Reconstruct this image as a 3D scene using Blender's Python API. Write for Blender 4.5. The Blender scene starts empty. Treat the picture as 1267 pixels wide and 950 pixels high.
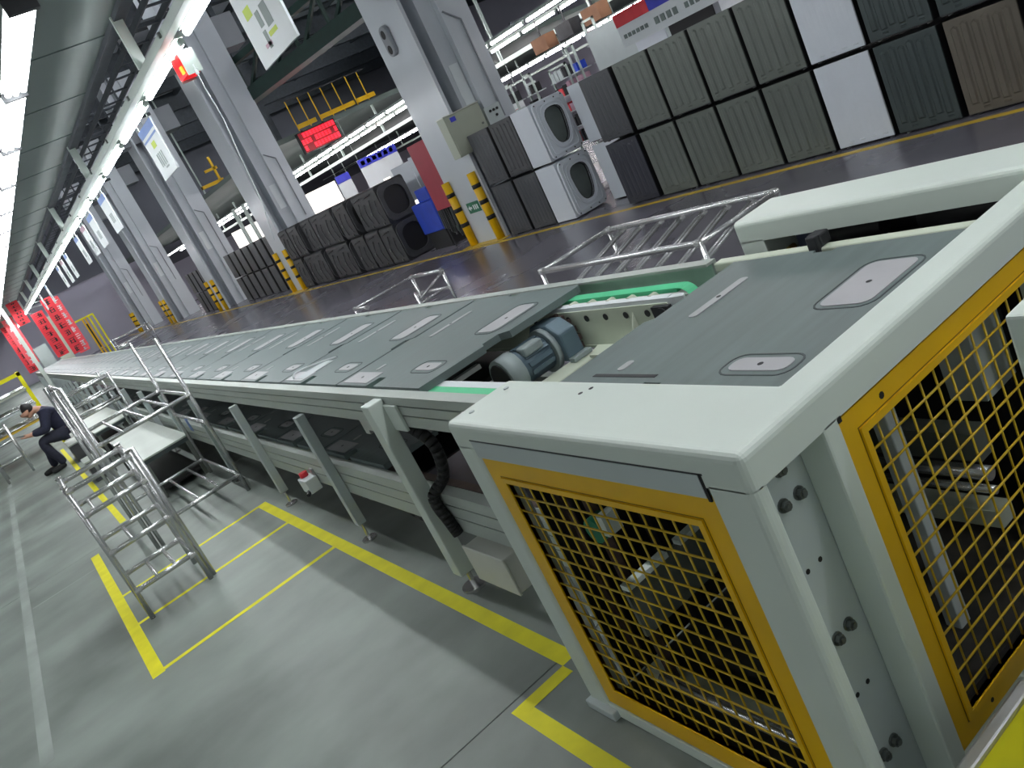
import bpy, bmesh, math, random
from mathutils import Vector, Matrix
random.seed(7)
SC = bpy.context.scene
COL = SC.collection
PI = math.pi

# ------------------------------------------------------------------ camera
cam_d = bpy.data.cameras.new('camera')
cam = bpy.data.objects.new('camera', cam_d)
COL.objects.link(cam)
cam_d.sensor_width = 36.0
cam_d.lens = 1060.1 / 1267 * 36.0
cam_d.clip_start = 0.05
cam_d.clip_end = 300
RX = Vector((0.73958, -0.51762, -0.43022))       # image right, image down and view direction in the hall's axes
RY = Vector((-0.51011, -0.01406, -0.85999))
RZ = Vector((0.43910, 0.85550, -0.27444))
mw = Matrix((RX, -RY, -RZ)).transposed().to_4x4()
mw.translation = Vector((0, 0, 1.72))
cam.matrix_world = mw
SC.camera = cam

# ------------------------------------------------------------------ world, exposure
w = bpy.data.worlds.new('world')
SC.world = w
w.use_nodes = True
w.node_tree.nodes['Background'].inputs[0].default_value = (0.88, 0.98, 0.97, 1)
w.node_tree.nodes['Background'].inputs[1].default_value = 0.22
SC.view_settings.view_transform = 'Standard'
SC.view_settings.look = 'None'
SC.view_settings.exposure = 0.18
SC.view_settings.gamma = 1.0
SC.view_settings.use_curve_mapping = False
SC.cycles.use_denoising = True
SC.cycles.max_bounces = 8
SC.cycles.sample_clamp_indirect = 6.0
QB = 0.71       # where along a slim lamp its bracket sits
TUBE = 58.0        # radiance of a fluorescent tube


# ------------------------------------------------------------------ materials
def lin(c):
    return tuple(((v / 255) / 12.92 if v / 255 <= 0.04045 else ((v / 255 + 0.055) / 1.055) ** 2.4) for v in c)


MATS = {}


def mat(name, rgb, rough=0.5, metal=0.0, var=0.10, scale=(6, 6, 6), bump=0.0, emit=0.0, detail=4, spec=0.5, rvar=0.0):
    if name in MATS:
        return MATS[name]
    m = bpy.data.materials.new(name)
    m.use_nodes = True
    nt = m.node_tree
    b = nt.nodes['Principled BSDF']
    c = lin(rgb)
    b.inputs['Roughness'].default_value = rough
    b.inputs['Metallic'].default_value = metal
    b.inputs['Specular IOR Level'].default_value = spec
    tc = nt.nodes.new('ShaderNodeTexCoord')
    mp = nt.nodes.new('ShaderNodeMapping')
    mp.inputs['Scale'].default_value = scale
    nz = nt.nodes.new('ShaderNodeTexNoise')
    nz.inputs['Scale'].default_value = 1.0
    nz.inputs['Detail'].default_value = detail
    nt.links.new(tc.outputs['Object'], mp.inputs[0])
    nt.links.new(mp.outputs[0], nz.inputs['Vector'])
    cr = nt.nodes.new('ShaderNodeValToRGB')
    cr.color_ramp.elements[0].position = 0.3
    cr.color_ramp.elements[1].position = 0.7
    cr.color_ramp.elements[0].color = (*[max(0, v * (1 - var)) for v in c], 1)
    cr.color_ramp.elements[1].color = (*[min(1, v * (1 + var)) for v in c], 1)
    nt.links.new(nz.outputs[0], cr.inputs[0])
    nt.links.new(cr.outputs[0], b.inputs['Base Color'])
    if rvar:
        mr = nt.nodes.new('ShaderNodeMapRange')
        mr.inputs['To Min'].default_value = max(0.02, rough - rvar)
        mr.inputs['To Max'].default_value = min(1, rough + rvar)
        nt.links.new(nz.outputs[0], mr.inputs[0])
        nt.links.new(mr.outputs[0], b.inputs['Roughness'])
    if bump:
        bp = nt.nodes.new('ShaderNodeBump')
        bp.inputs['Strength'].default_value = bump
        bp.inputs['Distance'].default_value = 0.01
        nt.links.new(nz.outputs[0], bp.inputs['Height'])
        nt.links.new(bp.outputs[0], b.inputs['Normal'])
    if emit:
        b.inputs['Emission Color'].default_value = (*c, 1)
        b.inputs['Emission Strength'].default_value = emit
    MATS[name] = m
    return m


M_FLOOR = mat('epoxy_floor_grey', (122, 130, 124), 0.55, 0, 0.36, (1.1, 1.5, 1), detail=10, rvar=0.1)
M_FLOOR2 = mat('epoxy_floor_aisle', (102, 99, 108), 0.27, 0, 0.2, (0.5, 0.5, 1), detail=3, rvar=0.03)
M_BASE = mat('screed', (60, 62, 62), 0.9)
M_TAPE = mat('yellow_tape', (226, 218, 2), 0.7, 0, 0.08, (9, 9, 9))
M_TAPE2 = mat('ochre_floor_paint', (206, 172, 52), 0.5, 0, 0.15, (3, 3, 3))
M_WORN = mat('worn_tape', (140, 148, 142), 0.65, 0, 0.2, (2, 2, 2))
M_WHITE = mat('pale_powder_coat', (208, 218, 210), 0.42, 0, 0.03, (3, 3, 3))
M_WHITE2 = mat('pale_grey_panel', (186, 196, 196), 0.45, 0, 0.03)
M_YEL = mat('yellow_enamel', (226, 178, 0), 0.42, 0, 0.06)
M_WIRE = mat('yellow_wire', (196, 164, 30), 0.42, 0, 0.12, (20, 20, 20))
M_BLACK = mat('black', (18, 18, 20), 0.6)
M_DARK = mat('dark_steel', (46, 47, 50), 0.5, 0.3, 0.25)
M_CREAM = mat('cream_paint', (196, 204, 186), 0.45, 0, 0.05)
M_RAIL = mat('aluminium_rail', (176, 184, 178), 0.42, 0.25, 0.06, (2, 2, 8))
M_ALU = mat('bare_aluminium', (190, 192, 192), 0.32, 0.7, 0.06)
M_PALLET = mat('pallet_plastic', (100, 112, 111), 0.45, 0, 0.16, (2.2, 22, 3), detail=6, rvar=0.08)
M_GROOVE = mat('pallet_groove', (66, 74, 76), 0.6)
M_INSET = mat('inset_plate', (168, 168, 171), 0.5, 0, 0.05)
M_GREEN = mat('green_belt', (84, 196, 142), 0.5, 0, 0.05)
M_CHROME = mat('stainless_tube', (198, 200, 200), 0.26, 0.75, 0.05, (10, 10, 10))
M_JOINT = mat('chrome_joint', (214, 214, 214), 0.2, 0.8, 0.05)
M_MOTOR = mat('blue_grey_motor', (92, 112, 124), 0.42, 0.1, 0.08)
M_MOTORT = mat('motor_cast', (150, 162, 162), 0.5, 0.1, 0.08)
M_STEEL = mat('zinc_bolt', (120, 124, 122), 0.3, 0.8, 0.15, (40, 40, 40))
M_COLUMN = mat('column_paint', (188, 194, 200), 0.3, 0, 0.05, (1, 1, 1))
M_COLDARK = mat('column_recess_paint', (128, 132, 138), 0.35, 0, 0.08, (1, 1, 1))
M_SLAB = mat('roof_deck', (82, 93, 91), 0.6, 0, 0.10, (0.7, 0.7, 0.7))
M_ROOF = mat('dark_roof', (200, 202, 210), 0.8, 0, 0.2, (0.4, 0.4, 0.4))
M_TRUSS = mat('truss_steel', (62, 68, 74), 0.6, 0.2, 0.2)
M_GTRUSS = mat('green_girder', (20, 46, 40), 0.5, 0.1, 0.2)
M_SOFFIT = mat('soffit_green', (92, 104, 98), 0.7, 0, 0.12, (0.5, 0.5, 0.5))
M_WALL = mat('end_wall', (168, 166, 180), 0.7, 0, 0.05, (0.5, 0.5, 0.5))
M_WALLD = mat('end_wall_upper', (96, 98, 106), 0.8, 0, 0.1, (0.5, 0.5, 0.5))
M_HSIGN = mat('hanging_sign_board', (194, 200, 202), 0.5, 0, 0.02)
M_TRUNK = mat('lamp_trunk_steel', (150, 160, 154), 0.5, 0, 0.03)
M_SIGN = mat('sign_board', (216, 222, 224), 0.5, 0, 0.02)
M_PRINTG = mat('print_grey', (112, 124, 122), 0.6, 0, 0.05)
M_PRINTB = mat('print_blue', (96, 122, 178), 0.6, 0, 0.05)
M_PRINTL = mat('print_lime', (170, 190, 60), 0.6, 0, 0.05)
M_PRINTP = mat('print_pink', (176, 140, 156), 0.6, 0, 0.05)
M_RED = mat('red_sheet', (206, 40, 52), 0.5, 0, 0.08)
M_REDB = mat('red_banner', (232, 84, 92), 0.6, 0, 0.06)
M_DRED = mat('dark_red_board', (150, 32, 52), 0.5, 0, 0.06)
M_BLUE = mat('blue_plastic', (26, 62, 176), 0.45, 0, 0.1)
M_NAVY = mat('blue_header', (60, 66, 190), 0.5, 0, 0.1)
M_LEDRED = mat('red_led', (255, 40, 60), 0.5, emit=1.5)
M_LANTERN = mat('red_lantern', (230, 14, 24), 0.25, emit=0.7)
M_LANTERNO = mat('orange_lamp', (255, 150, 30), 0.3, emit=1.5)
M_TUBE = mat('tube_light', (250, 252, 255), 0.5, emit=TUBE, var=0)
M_TUBEL = mat('tube_light_left', (250, 252, 255), 0.5, emit=TUBE * 0.5, var=0)
M_FILLW = mat('fill_light_walkway', (250, 252, 255), 0.5, emit=TUBE * 0.45, var=0)  # glow of the added walkway fill lamps
M_TUBEF = mat('tube_light_far', (255, 250, 252), 0.5, emit=TUBE * 0.6, var=0)
M_WINDOWLIT = mat('lit_panel', (255, 248, 240), 0.5, emit=1.1, var=0)
M_BOX = mat('control_box_cream', (206, 208, 200), 0.45, 0, 0.03)
M_FABRIC = mat('navy_uniform', (34, 36, 58), 0.85, 0, 0.15, (30, 30, 30))
M_TROUSER = mat('navy_trousers', (38, 40, 56), 0.85, 0, 0.15, (30, 30, 30))
M_SKIN = mat('skin', (188, 142, 118), 0.55, 0, 0.05)
M_HAIR = mat('black_hair', (20, 18, 18), 0.6)
M_TABLE = mat('platform_top', (172, 180, 172), 0.5, 0, 0.06, (2, 2, 2))
M_PANELGREY = mat('olive_grey_steel', (98, 104, 98), 0.38, 0.15, 0.05)
M_PANELCHAR = mat('charcoal_steel', (66, 68, 72), 0.4, 0.15, 0.06)
M_PANELSLATE = mat('slate_green_steel', (60, 70, 70), 0.4, 0.15, 0.05)
M_PANELBROWN = mat('brown_grey_steel', (98, 92, 82), 0.38, 0.15, 0.06)
M_PANELWHITE = mat('white_steel', (206, 212, 220), 0.4, 0, 0.02)
M_PANELDARK = mat('bluish_black_steel', (48, 50, 60), 0.4, 0.15, 0.06)
M_GLASSDK = mat('door_glass', (92, 100, 98), 0.2, 0, 0.1)
M_TUB = mat('black_tub_plastic', (44, 45, 48), 0.5, 0, 0.25, (8, 8, 8))
M_TUB2 = mat('dark_grey_tub_plastic', (62, 63, 66), 0.5, 0, 0.2, (8, 8, 8))
M_HANG = mat('lamp_trunking', (176, 188, 182), 0.5, 0, 0.04)
M_GREENBOX = mat('cabinet_green_grey', (168, 174, 158), 0.5, 0, 0.03)
M_EXIT = mat('exit_sign_green', (20, 92, 66), 0.5, emit=0.1)
M_FILM = mat('clear_film', (214, 220, 222), 0.25, 0, 0.05)
M_RUST = mat('brown_chain', (74, 60, 54), 0.6, 0.3, 0.3, (30, 30, 30))


# ------------------------------------------------------------------ mesh building
class MB:
    def __init__(self):
        self.v, self.f = [], []

    def add(self, vs, fs):
        b = len(self.v)
        self.v += [Vector(p) for p in vs]
        self.f += [tuple(i + b for i in f) for f in fs]
        return self

    def box(self, x0, x1, y0, y1, z0, z1):
        return self.add([(x0, y0, z0), (x1, y0, z0), (x1, y1, z0), (x0, y1, z0), (x0, y0, z1), (x1, y0, z1), (x1, y1, z1), (x0, y1, z1)],
                        [(0, 3, 2, 1), (4, 5, 6, 7), (0, 1, 5, 4), (1, 2, 6, 5), (2, 3, 7, 6), (3, 0, 4, 7)])

    def bar(self, p, q, wd, ht, up=(0, 0, 1)):
        p, q = Vector(p), Vector(q)
        d = (q - p).normalized()
        s = d.cross(Vector(up))
        if s.length < 1e-4:
            s = d.cross(Vector((1, 0, 0)))
        s.normalize()
        u = s.cross(d).normalized()
        s, u = s * wd / 2, u * ht / 2
        return self.add([p - s - u, p + s - u, p + s + u, p - s + u, q - s - u, q + s - u, q + s + u, q - s + u],
                        [(0, 3, 2, 1), (4, 5, 6, 7), (0, 1, 5, 4), (1, 2, 6, 5), (2, 3, 7, 6), (3, 0, 4, 7)])

    def tube(self, p, q, r, n=8, r2=None):
        p, q = Vector(p), Vector(q)
        d = (q - p).normalized()
        a = d.orthogonal().normalized()
        b = d.cross(a)
        r2 = r if r2 is None else r2
        vs = [p + (a * math.cos(2 * PI * i / n) + b * math.sin(2 * PI * i / n)) * r for i in range(n)]
        vs += [q + (a * math.cos(2 * PI * i / n) + b * math.sin(2 * PI * i / n)) * r2 for i in range(n)]
        fs = [(i, (i + 1) % n, n + (i + 1) % n, n + i) for i in range(n)]
        return self.add(vs, fs + [tuple(range(n))[::-1], tuple(range(n, 2 * n))])

    def path(self, pts, r, n=6, k=1):
        if k > 1:
            P = [Vector(p) for p in pts]
            P = [P[0]] + P + [P[-1]]
            out = []
            for i in range(1, len(P) - 2):
                for j in range(k):
                    t = j / k
                    a, b, c, d = P[i - 1], P[i], P[i + 1], P[i + 2]
                    out.append(.5 * ((2 * b) + (c - a) * t + (2 * a - 5 * b + 4 * c - d) * t * t + (3 * b - a - 3 * c + d) * t ** 3))
            pts = out + [P[-2]]
        for a, b in zip(pts, pts[1:]):
            self.tube(a, b, r, n)
        return self

    def prism(self, poly, a, b, axis='z'):
        n = len(poly)
        def P(u, v, t):
            return {'z': (u, v, t), 'y': (u, t, v), 'x': (t, u, v)}[axis]
        vs = [P(u, v, a) for u, v in poly] + [P(u, v, b) for u, v in poly]
        return self.add(vs, [(i, (i + 1) % n, n + (i + 1) % n, n + i) for i in range(n)] + [tuple(range(n))[::-1], tuple(range(n, 2 * n))])

    def ring(self, outer, inner, a, b, axis='z'):
        n = len(outer)
        def P(u, v, t):
            return {'z': (u, v, t), 'y': (u, t, v), 'x': (t, u, v)}[axis]
        vs = [P(*p, a) for p in outer] + [P(*p, b) for p in outer] + [P(*p, a) for p in inner] + [P(*p, b) for p in inner]
        fs = []
        for i in range(n):
            j = (i + 1) % n
            fs += [(i, j, n + j, n + i), (2 * n + i, 3 * n + i, 3 * n + j, 2 * n + j), (n + i, n + j, 3 * n + j, 3 * n + i), (i, 2 * n + i, 2 * n + j, j)]
        return self.add(vs, fs)


def rrect(u0, u1, v0, v1, r, n=4):
    pts = []
    for cx, cy, a0 in ((u1 - r, v0 + r, -PI / 2), (u1 - r, v1 - r, 0), (u0 + r, v1 - r, PI / 2), (u0 + r, v0 + r, PI)):
        for k in range(n + 1):
            a = a0 + PI / 2 * k / n
            pts.append((cx + r * math.cos(a), cy + r * math.sin(a)))
    return pts


def build(name, mb, m, parent=None, smooth=False, bevel=0.0, seg=2, origin=None, keep=None):
    off = Vector((0, 0, 0))
    if parent is not None:
        q = parent
        while q is not None:
            off += q.location
            q = q.parent
    o0 = Vector(origin) if origin is not None else off
    me = bpy.data.meshes.new(name)
    bm = bmesh.new()
    vs = [bm.verts.new(p - o0) for p in mb.v]
    for f in mb.f:
        try:
            bm.faces.new([vs[i] for i in f])
        except ValueError:
            pass
    bmesh.ops.recalc_face_normals(bm, faces=bm.faces[:])
    if bevel:
        eds = [e for e in bm.edges if len(e.link_faces) == 2 and e.calc_face_angle(0) > 0.6 and (keep is None or keep((e.verts[0].co + e.verts[1].co) / 2 + o0))]
        bmesh.ops.bevel(bm, geom=eds, offset=bevel, segments=seg, profile=.5, affect='EDGES', clamp_overlap=True)
    if smooth:
        for f in bm.faces:
            f.smooth = len(f.verts) <= 4
    bm.to_mesh(me)
    bm.free()
    me.materials.append(m)
    o = bpy.data.objects.new(name, me)
    COL.objects.link(o)
    if parent is not None:
        o.parent = parent
        o.location = o0 - off
    else:
        o.location = o0
    return o


def tag(o, label=None, cat=None, group=None, kind=None):
    if label: o['label'] = label
    if cat: o['category'] = cat
    if group: o['group'] = group
    if kind: o['kind'] = kind
    return o


def thing(name, label, cat, loc=(0, 0, 0), group=None):
    o = bpy.data.objects.new(name, None)
    COL.objects.link(o)
    o.location = loc
    return tag(o, label, cat, group)


def kids(o):
    return KIDS.get(o.name, [])


def copy_tree(o, parent=None):
    c = o.copy()
    COL.objects.link(c)
    if parent is not None:
        c.parent = parent
    for ch in [k for k in ALLKIDS(o)]:
        copy_tree(ch, c)
    return c


def ALLKIDS(o):
    return [k for k in o.children]


ORD = ['first', 'second', 'third', 'fourth', 'fifth', 'sixth', 'seventh', 'eighth', 'ninth', 'tenth', 'eleventh', 'twelfth', 'thirteenth', 'fourteenth',
       'fifteenth', 'sixteenth', 'seventeenth', 'eighteenth', 'nineteenth', 'twentieth']
ORD += ['twenty-' + k for k in ORD[:9]] + ['thirtieth'] + ['thirty-' + k for k in ORD[:9]] + ['fortieth'] + ['forty-' + k for k in ORD[:9]]

# ------------------------------------------------------------------ setting: floors, deck over the aisle, roof, walls
fl = build('floor', MB().box(-12, 1.62, -8, 62, -0.06, -0.012), M_BASE)
tag(fl, kind='structure')
for y0, y1 in ((-8, 2.455), (2.461, 8.2), (8.206, 14.2), (14.206, 20.2), (20.206, 30), (30.006, 40), (40.006, 62)):
    build('floor_slab', MB().box(-12, 1.62, y0, y1, -0.012, 0), M_FLOOR, fl)
build('worn_line', MB().box(-0.80, -0.73, 4.6, 16, 0, 0.0006), M_WORN, fl)
build('worn_line', MB().box(-0.72, -0.16, 7.55, 7.58, 0, 0.0006), M_WORN, fl)
fa = build('floor', MB().box(1.62, 40, -8, 62, -0.06, 0), M_FLOOR2)
tag(fa, kind='structure')

ce = build('ceiling', MB().box(-9, 1.76, -2, 58, 3.40, 3.55), M_TRUSS)
tag(ce, kind='structure')
y = -2.0
while y < 57:
    build('deck_panel', MB().box(-9, 1.70, y + 0.03, y + 1.37, 3.335, 3.40), M_SLAB, ce)
    build('deck_joist', MB().box(-9, 1.76, y - 0.02, y + 0.02, 3.33, 3.40), M_SLAB, ce)
    y += 1.4
build('edge_beam', MB().box(1.70, 1.78, -2, 58, 3.30, 3.62), M_TRUSS, ce)
rf = build('ceiling', MB().box(1.8, 40, -8, 58, 9.2, 9.4), M_ROOF)
tag(rf, kind='structure')
for i in range(13):
    build('roof_truss', MB().box(1.8, 40, -3 + i * 5.0, -2.7 + i * 5.0, 8.4, 9.2), M_TRUSS, rf)
for i in range(19):
    build('purlin', MB().box(2.6 + i * 2, 2.75 + i * 2, -8, 58, 9.0, 9.2), M_TRUSS, rf)

wb = build('wall_back', MB().box(-9, 10.5, 58, 58.3, 0, 4.0).box(10.5, 40, 58, 58.3, 0, 2.6), M_WALL)
tag(wb, kind='structure')
wu = build('wall_back', MB().box(-9, 10.5, 57.9, 58.3, 4.0, 9.4).box(10.5, 40, 57.9, 58.3, 2.6, 9.4), M_WALLD)
tag(wu, kind='structure')
wr = build('wall_right', MB().box(36, 36.3, -8, 58, 0, 9.4), M_WALL)
tag(wr, kind='structure')
# hall columns: a broad slab to the aisle, a deep recess, a step and a pier
for i, y0 in enumerate((12.0, 22.3, 31.2, 41.2, 51.3)):
    x0 = 7.3
    p = [(x0, y0), (x0 + .06, y0), (x0 + .06, y0 + .55), (x0 + .34, y0 + .55), (x0 + .34, y0 + .12), (x0 + .63, y0 + .12), (x0 + .63, y0), (x0 + 1.16, y0), (x0 + 1.16, y0 + 1.15), (x0, y0 + 1.15)]
    c = build('trim_%d' % (i + 1), MB().prism(p, 0, 8.4), M_COLUMN)
    tag(c, kind='structure')
    build('haunch', MB().box(x0 - .5, x0 + 1.8, y0 + .2, y0 + .95, 6.2, 7.0), M_COLDARK, c)
    build('conduit', MB().tube((x0 + 0.92, y0 - 0.02, 1.7), (x0 + 0.92, y0 - 0.02, 3.3), 0.016).tube((x0 + 0.92, y0 - 0.02, 3.3), (x0 + 0.66, y0 - 0.02, 3.5), 0.016), M_COLDARK, c)
    build('notice_plate', MB().box(x0 + .42, x0 + .6, y0 + .105, y0 + .12, 2.1, 2.75), M_SIGN, c)
    for s, (px, py) in enumerate(((x0 - .05, y0 + .12), (x0 - .05, y0 + 1.02))):
        g = thing('corner_guard', 'yellow and black striped guard at the %s corner of the %s column' % (('right', 'left')[s], ('nearest', 'second', 'third', 'fourth', 'farthest')[i]), 'guard', (px, py, 0), 'striped guards on the column corners')
        build('sleeve', MB().tube((px, py, 0), (px, py, 1.15), .075, 10), M_YEL, g, smooth=True)
        for z in (.35, .62, .89):
            build('black_band', MB().tube((px, py, z), (px, py, z + .07), .078, 10), M_BLACK, g, smooth=True)
    if i < 2:
        tp = MB().box(x0 - .2, x0, y0 - .1, y0 + 1.25, 0, .002)
        tag(build('floor_marking', tp, M_TAPE2, origin=(x0 - .1, y0, 0)), 'ochre painted strip around the foot of the %s column' % ('nearest', 'second')[i], 'floor marking')


def marking(label, x0, x1, y0, y1, m=M_TAPE, z=.0008):
    return tag(build('floor_marking', MB().box(x0, x1, y0, y1, 0, z), m, origin=((x0 + x1) / 2, (y0 + y1) / 2, 0)), label, 'floor marking')


# ------------------------------------------------------------------ floor markings
marking('broad yellow floor tape left of the step rack, ending at the sharp near corner', -.205, -.135, 4.70, 8.0)
marking('long broad yellow floor tape in front of the conveyor legs', .93, 1.00, 2.42, 6.42)
marking('thin yellow floor tape closing the near end of the marked bay', -.135, .93, 4.715, 4.755, z=.0012)
marking('thin yellow floor tape running under the near feet of the step rack', -.135, .93, 5.63, 5.67, z=.0012)
marking('thin yellow floor tape behind the step rack at the far end of the bay', -.135, .93, 6.38, 6.42, z=.0012)
marking('short yellow floor tape turning out from the guard cabinet corner', .72, .93, 2.36, 2.42, z=.0012)
marking('broad yellow floor tape along the front of the meshed guard cabinet', .69, .75, -1.0, 2.42)
marking('pale yellow floor tape beside the low platforms near the seated person', .14, .20, 8.6, 17.0)
marking('long ochre line along the far side of the aisle before the stacked panels', 6.98, 7.08, -4, 56, M_TAPE2)

# ------------------------------------------------------------------ conveyor
cv = thing('pallet_conveyor', 'long two-tier pallet conveyor with pale aluminium side rails on slim legs', 'conveyor', (1.6, 2.2, 0))


def rail_profile(x0, x1, z0, z1, face=-1):
    g = .006
    hs = [z0, z0 + (z1 - z0) * .36, z0 + (z1 - z0) * .36 + g, z0 + (z1 - z0) * .68, z0 + (z1 - z0) * .68 + g, z1]
    fx, bx = (x0, x1) if face < 0 else (x1, x0)
    d = .012 * (-face)
    return [(bx, hs[0]), (fx, hs[0]), (fx, hs[1]), (fx + d, hs[1]), (fx + d, hs[2]), (fx, hs[2]), (fx, hs[3]), (fx + d, hs[3]), (fx + d, hs[4]), (fx, hs[4]), (fx, hs[5]), (bx, hs[5])]


YE = 37.0
build('side_rail', MB().prism(rail_profile(1.105, 1.16, .815, .952), 2.18, YE, 'y'), M_RAIL, cv)
build('side_rail', MB().prism(rail_profile(1.105, 1.16, .30, .487), 2.18, YE, 'y'), M_RAIL, cv)
build('side_rail', MB().box(2.05, 2.10, 2.24, YE, .948, .958).box(2.085, 2.10, 2.24, YE, .86, .95).box(2.03, 2.10, 2.24, YE, .85, .862), M_RAIL, cv)
build('side_rail', MB().box(2.05, 2.10, 2.24, YE, .30, .487), M_RAIL, cv)
build('rail_liner', MB().box(2.078, 2.085, 2.25, YE, .866, .945), mat('green_reflection_liner', (160, 196, 176), .5), cv)  # green reflection on the rail's inner face, put into the colour
build('belt', MB().box(1.19, 1.232, 2.19, YE, .916, .930), M_GREEN, cv)
bl = MB().box(1.935, 1.985, 2.30, YE, .914, .930)
for k in range(6):
    a, b = PI / 2 * k / 6, PI / 2 * (k + 1) / 6
    bl.add([(x, 2.30 - .06 * math.sin(t), .87 + r * math.cos(t)) for x in (1.935, 1.985) for t in (a, b) for r in (.06,)], [(0, 1, 3, 2)])
build('belt', bl, M_GREEN, cv)
build('guide_strip', MB().box(1.234, 1.275, 2.19, YE, .915, .9295), M_SIGN, cv)
build('guide_strip', MB().prism([(1.875, 2.30), (1.91, 2.30), (1.91, YE), (1.875, YE)], .905, .922).prism([(1.875, 2.30), (1.885, 2.22), (1.91, 2.24), (1.91, 2.30)], .89, .92), M_SIGN, cv)
fr = build('inner_frame', MB().box(1.87, 1.88, 2.30, 6, .74, .905).prism([(1.78, 2.44), (1.88, 2.30), (1.88, 6), (1.866, 6), (1.866, 2.80), (1.78, 2.755)], .74, .752), M_CREAM, cv)
for k in range(8):
    build('roller_hole', MB().tube((1.869, 2.42 + .125 * k, .872), (1.866, 2.42 + .125 * k, .872), .014, 10), M_BLACK, cv)
    build('belt_roller', MB().tube((1.905, 2.42 + .125 * k, .902), (1.935, 2.42 + .125 * k, .902), .024, 10), M_CREAM, cv)
build('bearing', MB().tube((1.87, 2.32, .868), (1.845, 2.32, .868), .03, 12).box(1.85, 1.87, 2.28, 2.37, .84, .90), M_DARK, cv)
build('gusset', MB().prism([(1.80, .752), (1.87, .752), (1.87, .88)], 2.50, 2.506, 'y'), M_CREAM, cv)
build('cross_beam', MB().box(1.19, 1.868, 2.76, 2.885, .66, .734), M_CREAM, cv, bevel=.006)
build('cross_plate', MB().prism([(1.80, .738), (1.868, .738), (1.868, .60)], 2.735, 2.747, 'y'), M_CREAM, cv)
build('drive_bar', MB().box(1.25, 1.46, 3.02, 3.05, .88, .90), M_ALU, cv)
ly = [4.5 + 1.47 * k for k in range(22)]
for i, y in enumerate(ly):
    lg = build('leg', MB().box(1.05, 1.103, y - .03, y + .03, .11, .81), M_WHITE2, cv, bevel=.004)
    build('foot', MB().tube((1.077, y, 0), (1.077, y, .012), .045, 12).tube((1.077, y, .012), (1.077, y, .11), .009, 8), M_JOINT, lg)
    build('leg', MB().box(2.06, 2.11, y - .03, y + .03, .0, .85), M_WHITE2, cv)
    if i < 9:
        build('cross_beam', MB().box(1.17, 2.06, y + .10, y + .15, .83, .88), M_DARK, cv)
        build('cross_beam', MB().box(1.17, 2.06, y + .10, y + .15, .36, .42), M_DARK, cv)
lg = build('leg', MB().box(1.03, 1.103, 3.24, 3.32, .09, .945), M_WHITE, cv, bevel=.006)
build('foot', MB().tube((1.08, 3.28, 0), (1.08, 3.28, .014), .06, 12).tube((1.08, 3.28, .014), (1.08, 3.28, .09), .012, 8), M_JOINT, lg)
build('mount_plate', MB().box(1.09, 1.104, 3.12, 3.24, .80, .92), M_WHITE, lg, bevel=.004)
for z in (.82, .90):
    build('bolt', MB().tube((1.10, 3.17, z), (1.092, 3.17, z), .01, 6), M_STEEL, lg)
build('lower_track', MB().box(1.175, 1.215, 2.3, 20, .455, .475).box(1.95, 2.0, 2.3, 20, .455, .475), M_RUST, cv)
build('cable_bundle', MB().path([(1.13, 3.20, .80), (1.16, 3.12, .70), (1.15, 3.16, .55), (1.08, 3.20, .48), (1.08, 3.17, .36), (1.085, 3.16, .30)], .026, 10, 5), M_BLACK, cv, smooth=True)
build('cable', MB().path([(1.2, 4.9, .28), (1.2, 4.6, .20), (1.2, 4.2, .23), (1.2, 3.8, .18), (1.22, 3.5, .22)], .02, 8, 4), M_BLACK, cv, smooth=True)
build('sensor_bracket', MB().box(1.18, 1.24, 3.78, 3.86, .70, .815).box(1.20, 1.22, 3.92, 3.98, .66, .815), M_ALU, cv)
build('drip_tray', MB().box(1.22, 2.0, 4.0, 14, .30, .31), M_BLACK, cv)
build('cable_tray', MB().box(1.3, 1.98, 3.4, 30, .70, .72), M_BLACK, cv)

# gear motor in the gap
gm = thing('gear_motor', 'blue-grey finned gear motor lying in the conveyor gap', 'motor', (1.7, 2.98, .735))
mo = MB().tube((1.55, 2.98, .80), (1.73, 2.98, .80), .075, 14)
body = build('motor_body', mo, M_MOTOR, gm, smooth=True)
for k in range(9):
    a = PI * (k - 1) / 7 + .15
    cx, cz = 2.98 - .08 * math.cos(a), .80 + .08 * math.sin(a)
    build('cooling_fin', MB().bar((1.60, cx, cz), (1.72, cx, cz), .005, .02, (0, math.sin(a), math.cos(a))), M_MOTOR, body)
build('fan_cover', MB().tube((1.50, 2.98, .80), (1.575, 2.98, .80), .086, 14, .09), M_MOTORT, gm, smooth=True)
build('fan_grille', MB().tube((1.495, 2.98, .80), (1.50, 2.98, .80), .07, 14), M_BLACK, gm)
build('terminal_box', MB().box(1.60, 1.70, 2.90, 2.96, .845, .885), M_MOTORT, gm, bevel=.008)
build('flange', MB().tube((1.73, 2.98, .80), (1.755, 2.98, .80), .098, 14), M_MOTORT, gm, smooth=True)
build('gearbox', MB().prism([(2.86, .735), (3.08, .735), (3.09, .86), (3.05, .905), (2.93, .905), (2.86, .86)], 1.755, 1.845, 'x'), M_MOTOR, gm, bevel=.01)
build('mounting_foot', MB().box(1.75, 1.85, 2.82, 2.86, .735, .755), M_MOTORT, gm, bevel=.004)
sp = MB()
for k in range(16):
    a = 2 * PI * k / 16
    sp.box(1.848, 1.862, 2.98 + .095 * math.cos(a) - .012, 2.98 + .095 * math.cos(a) + .012, .80 + .095 * math.sin(a) - .012, .80 + .095 * math.sin(a) + .012)
sp.tube((1.845, 2.98, .80), (1.862, 2.98, .80), .09, 16)
build('sprocket', sp, M_RUST, gm)

# ------------------------------------------------------------------ pallets
PX = 1.165


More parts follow.
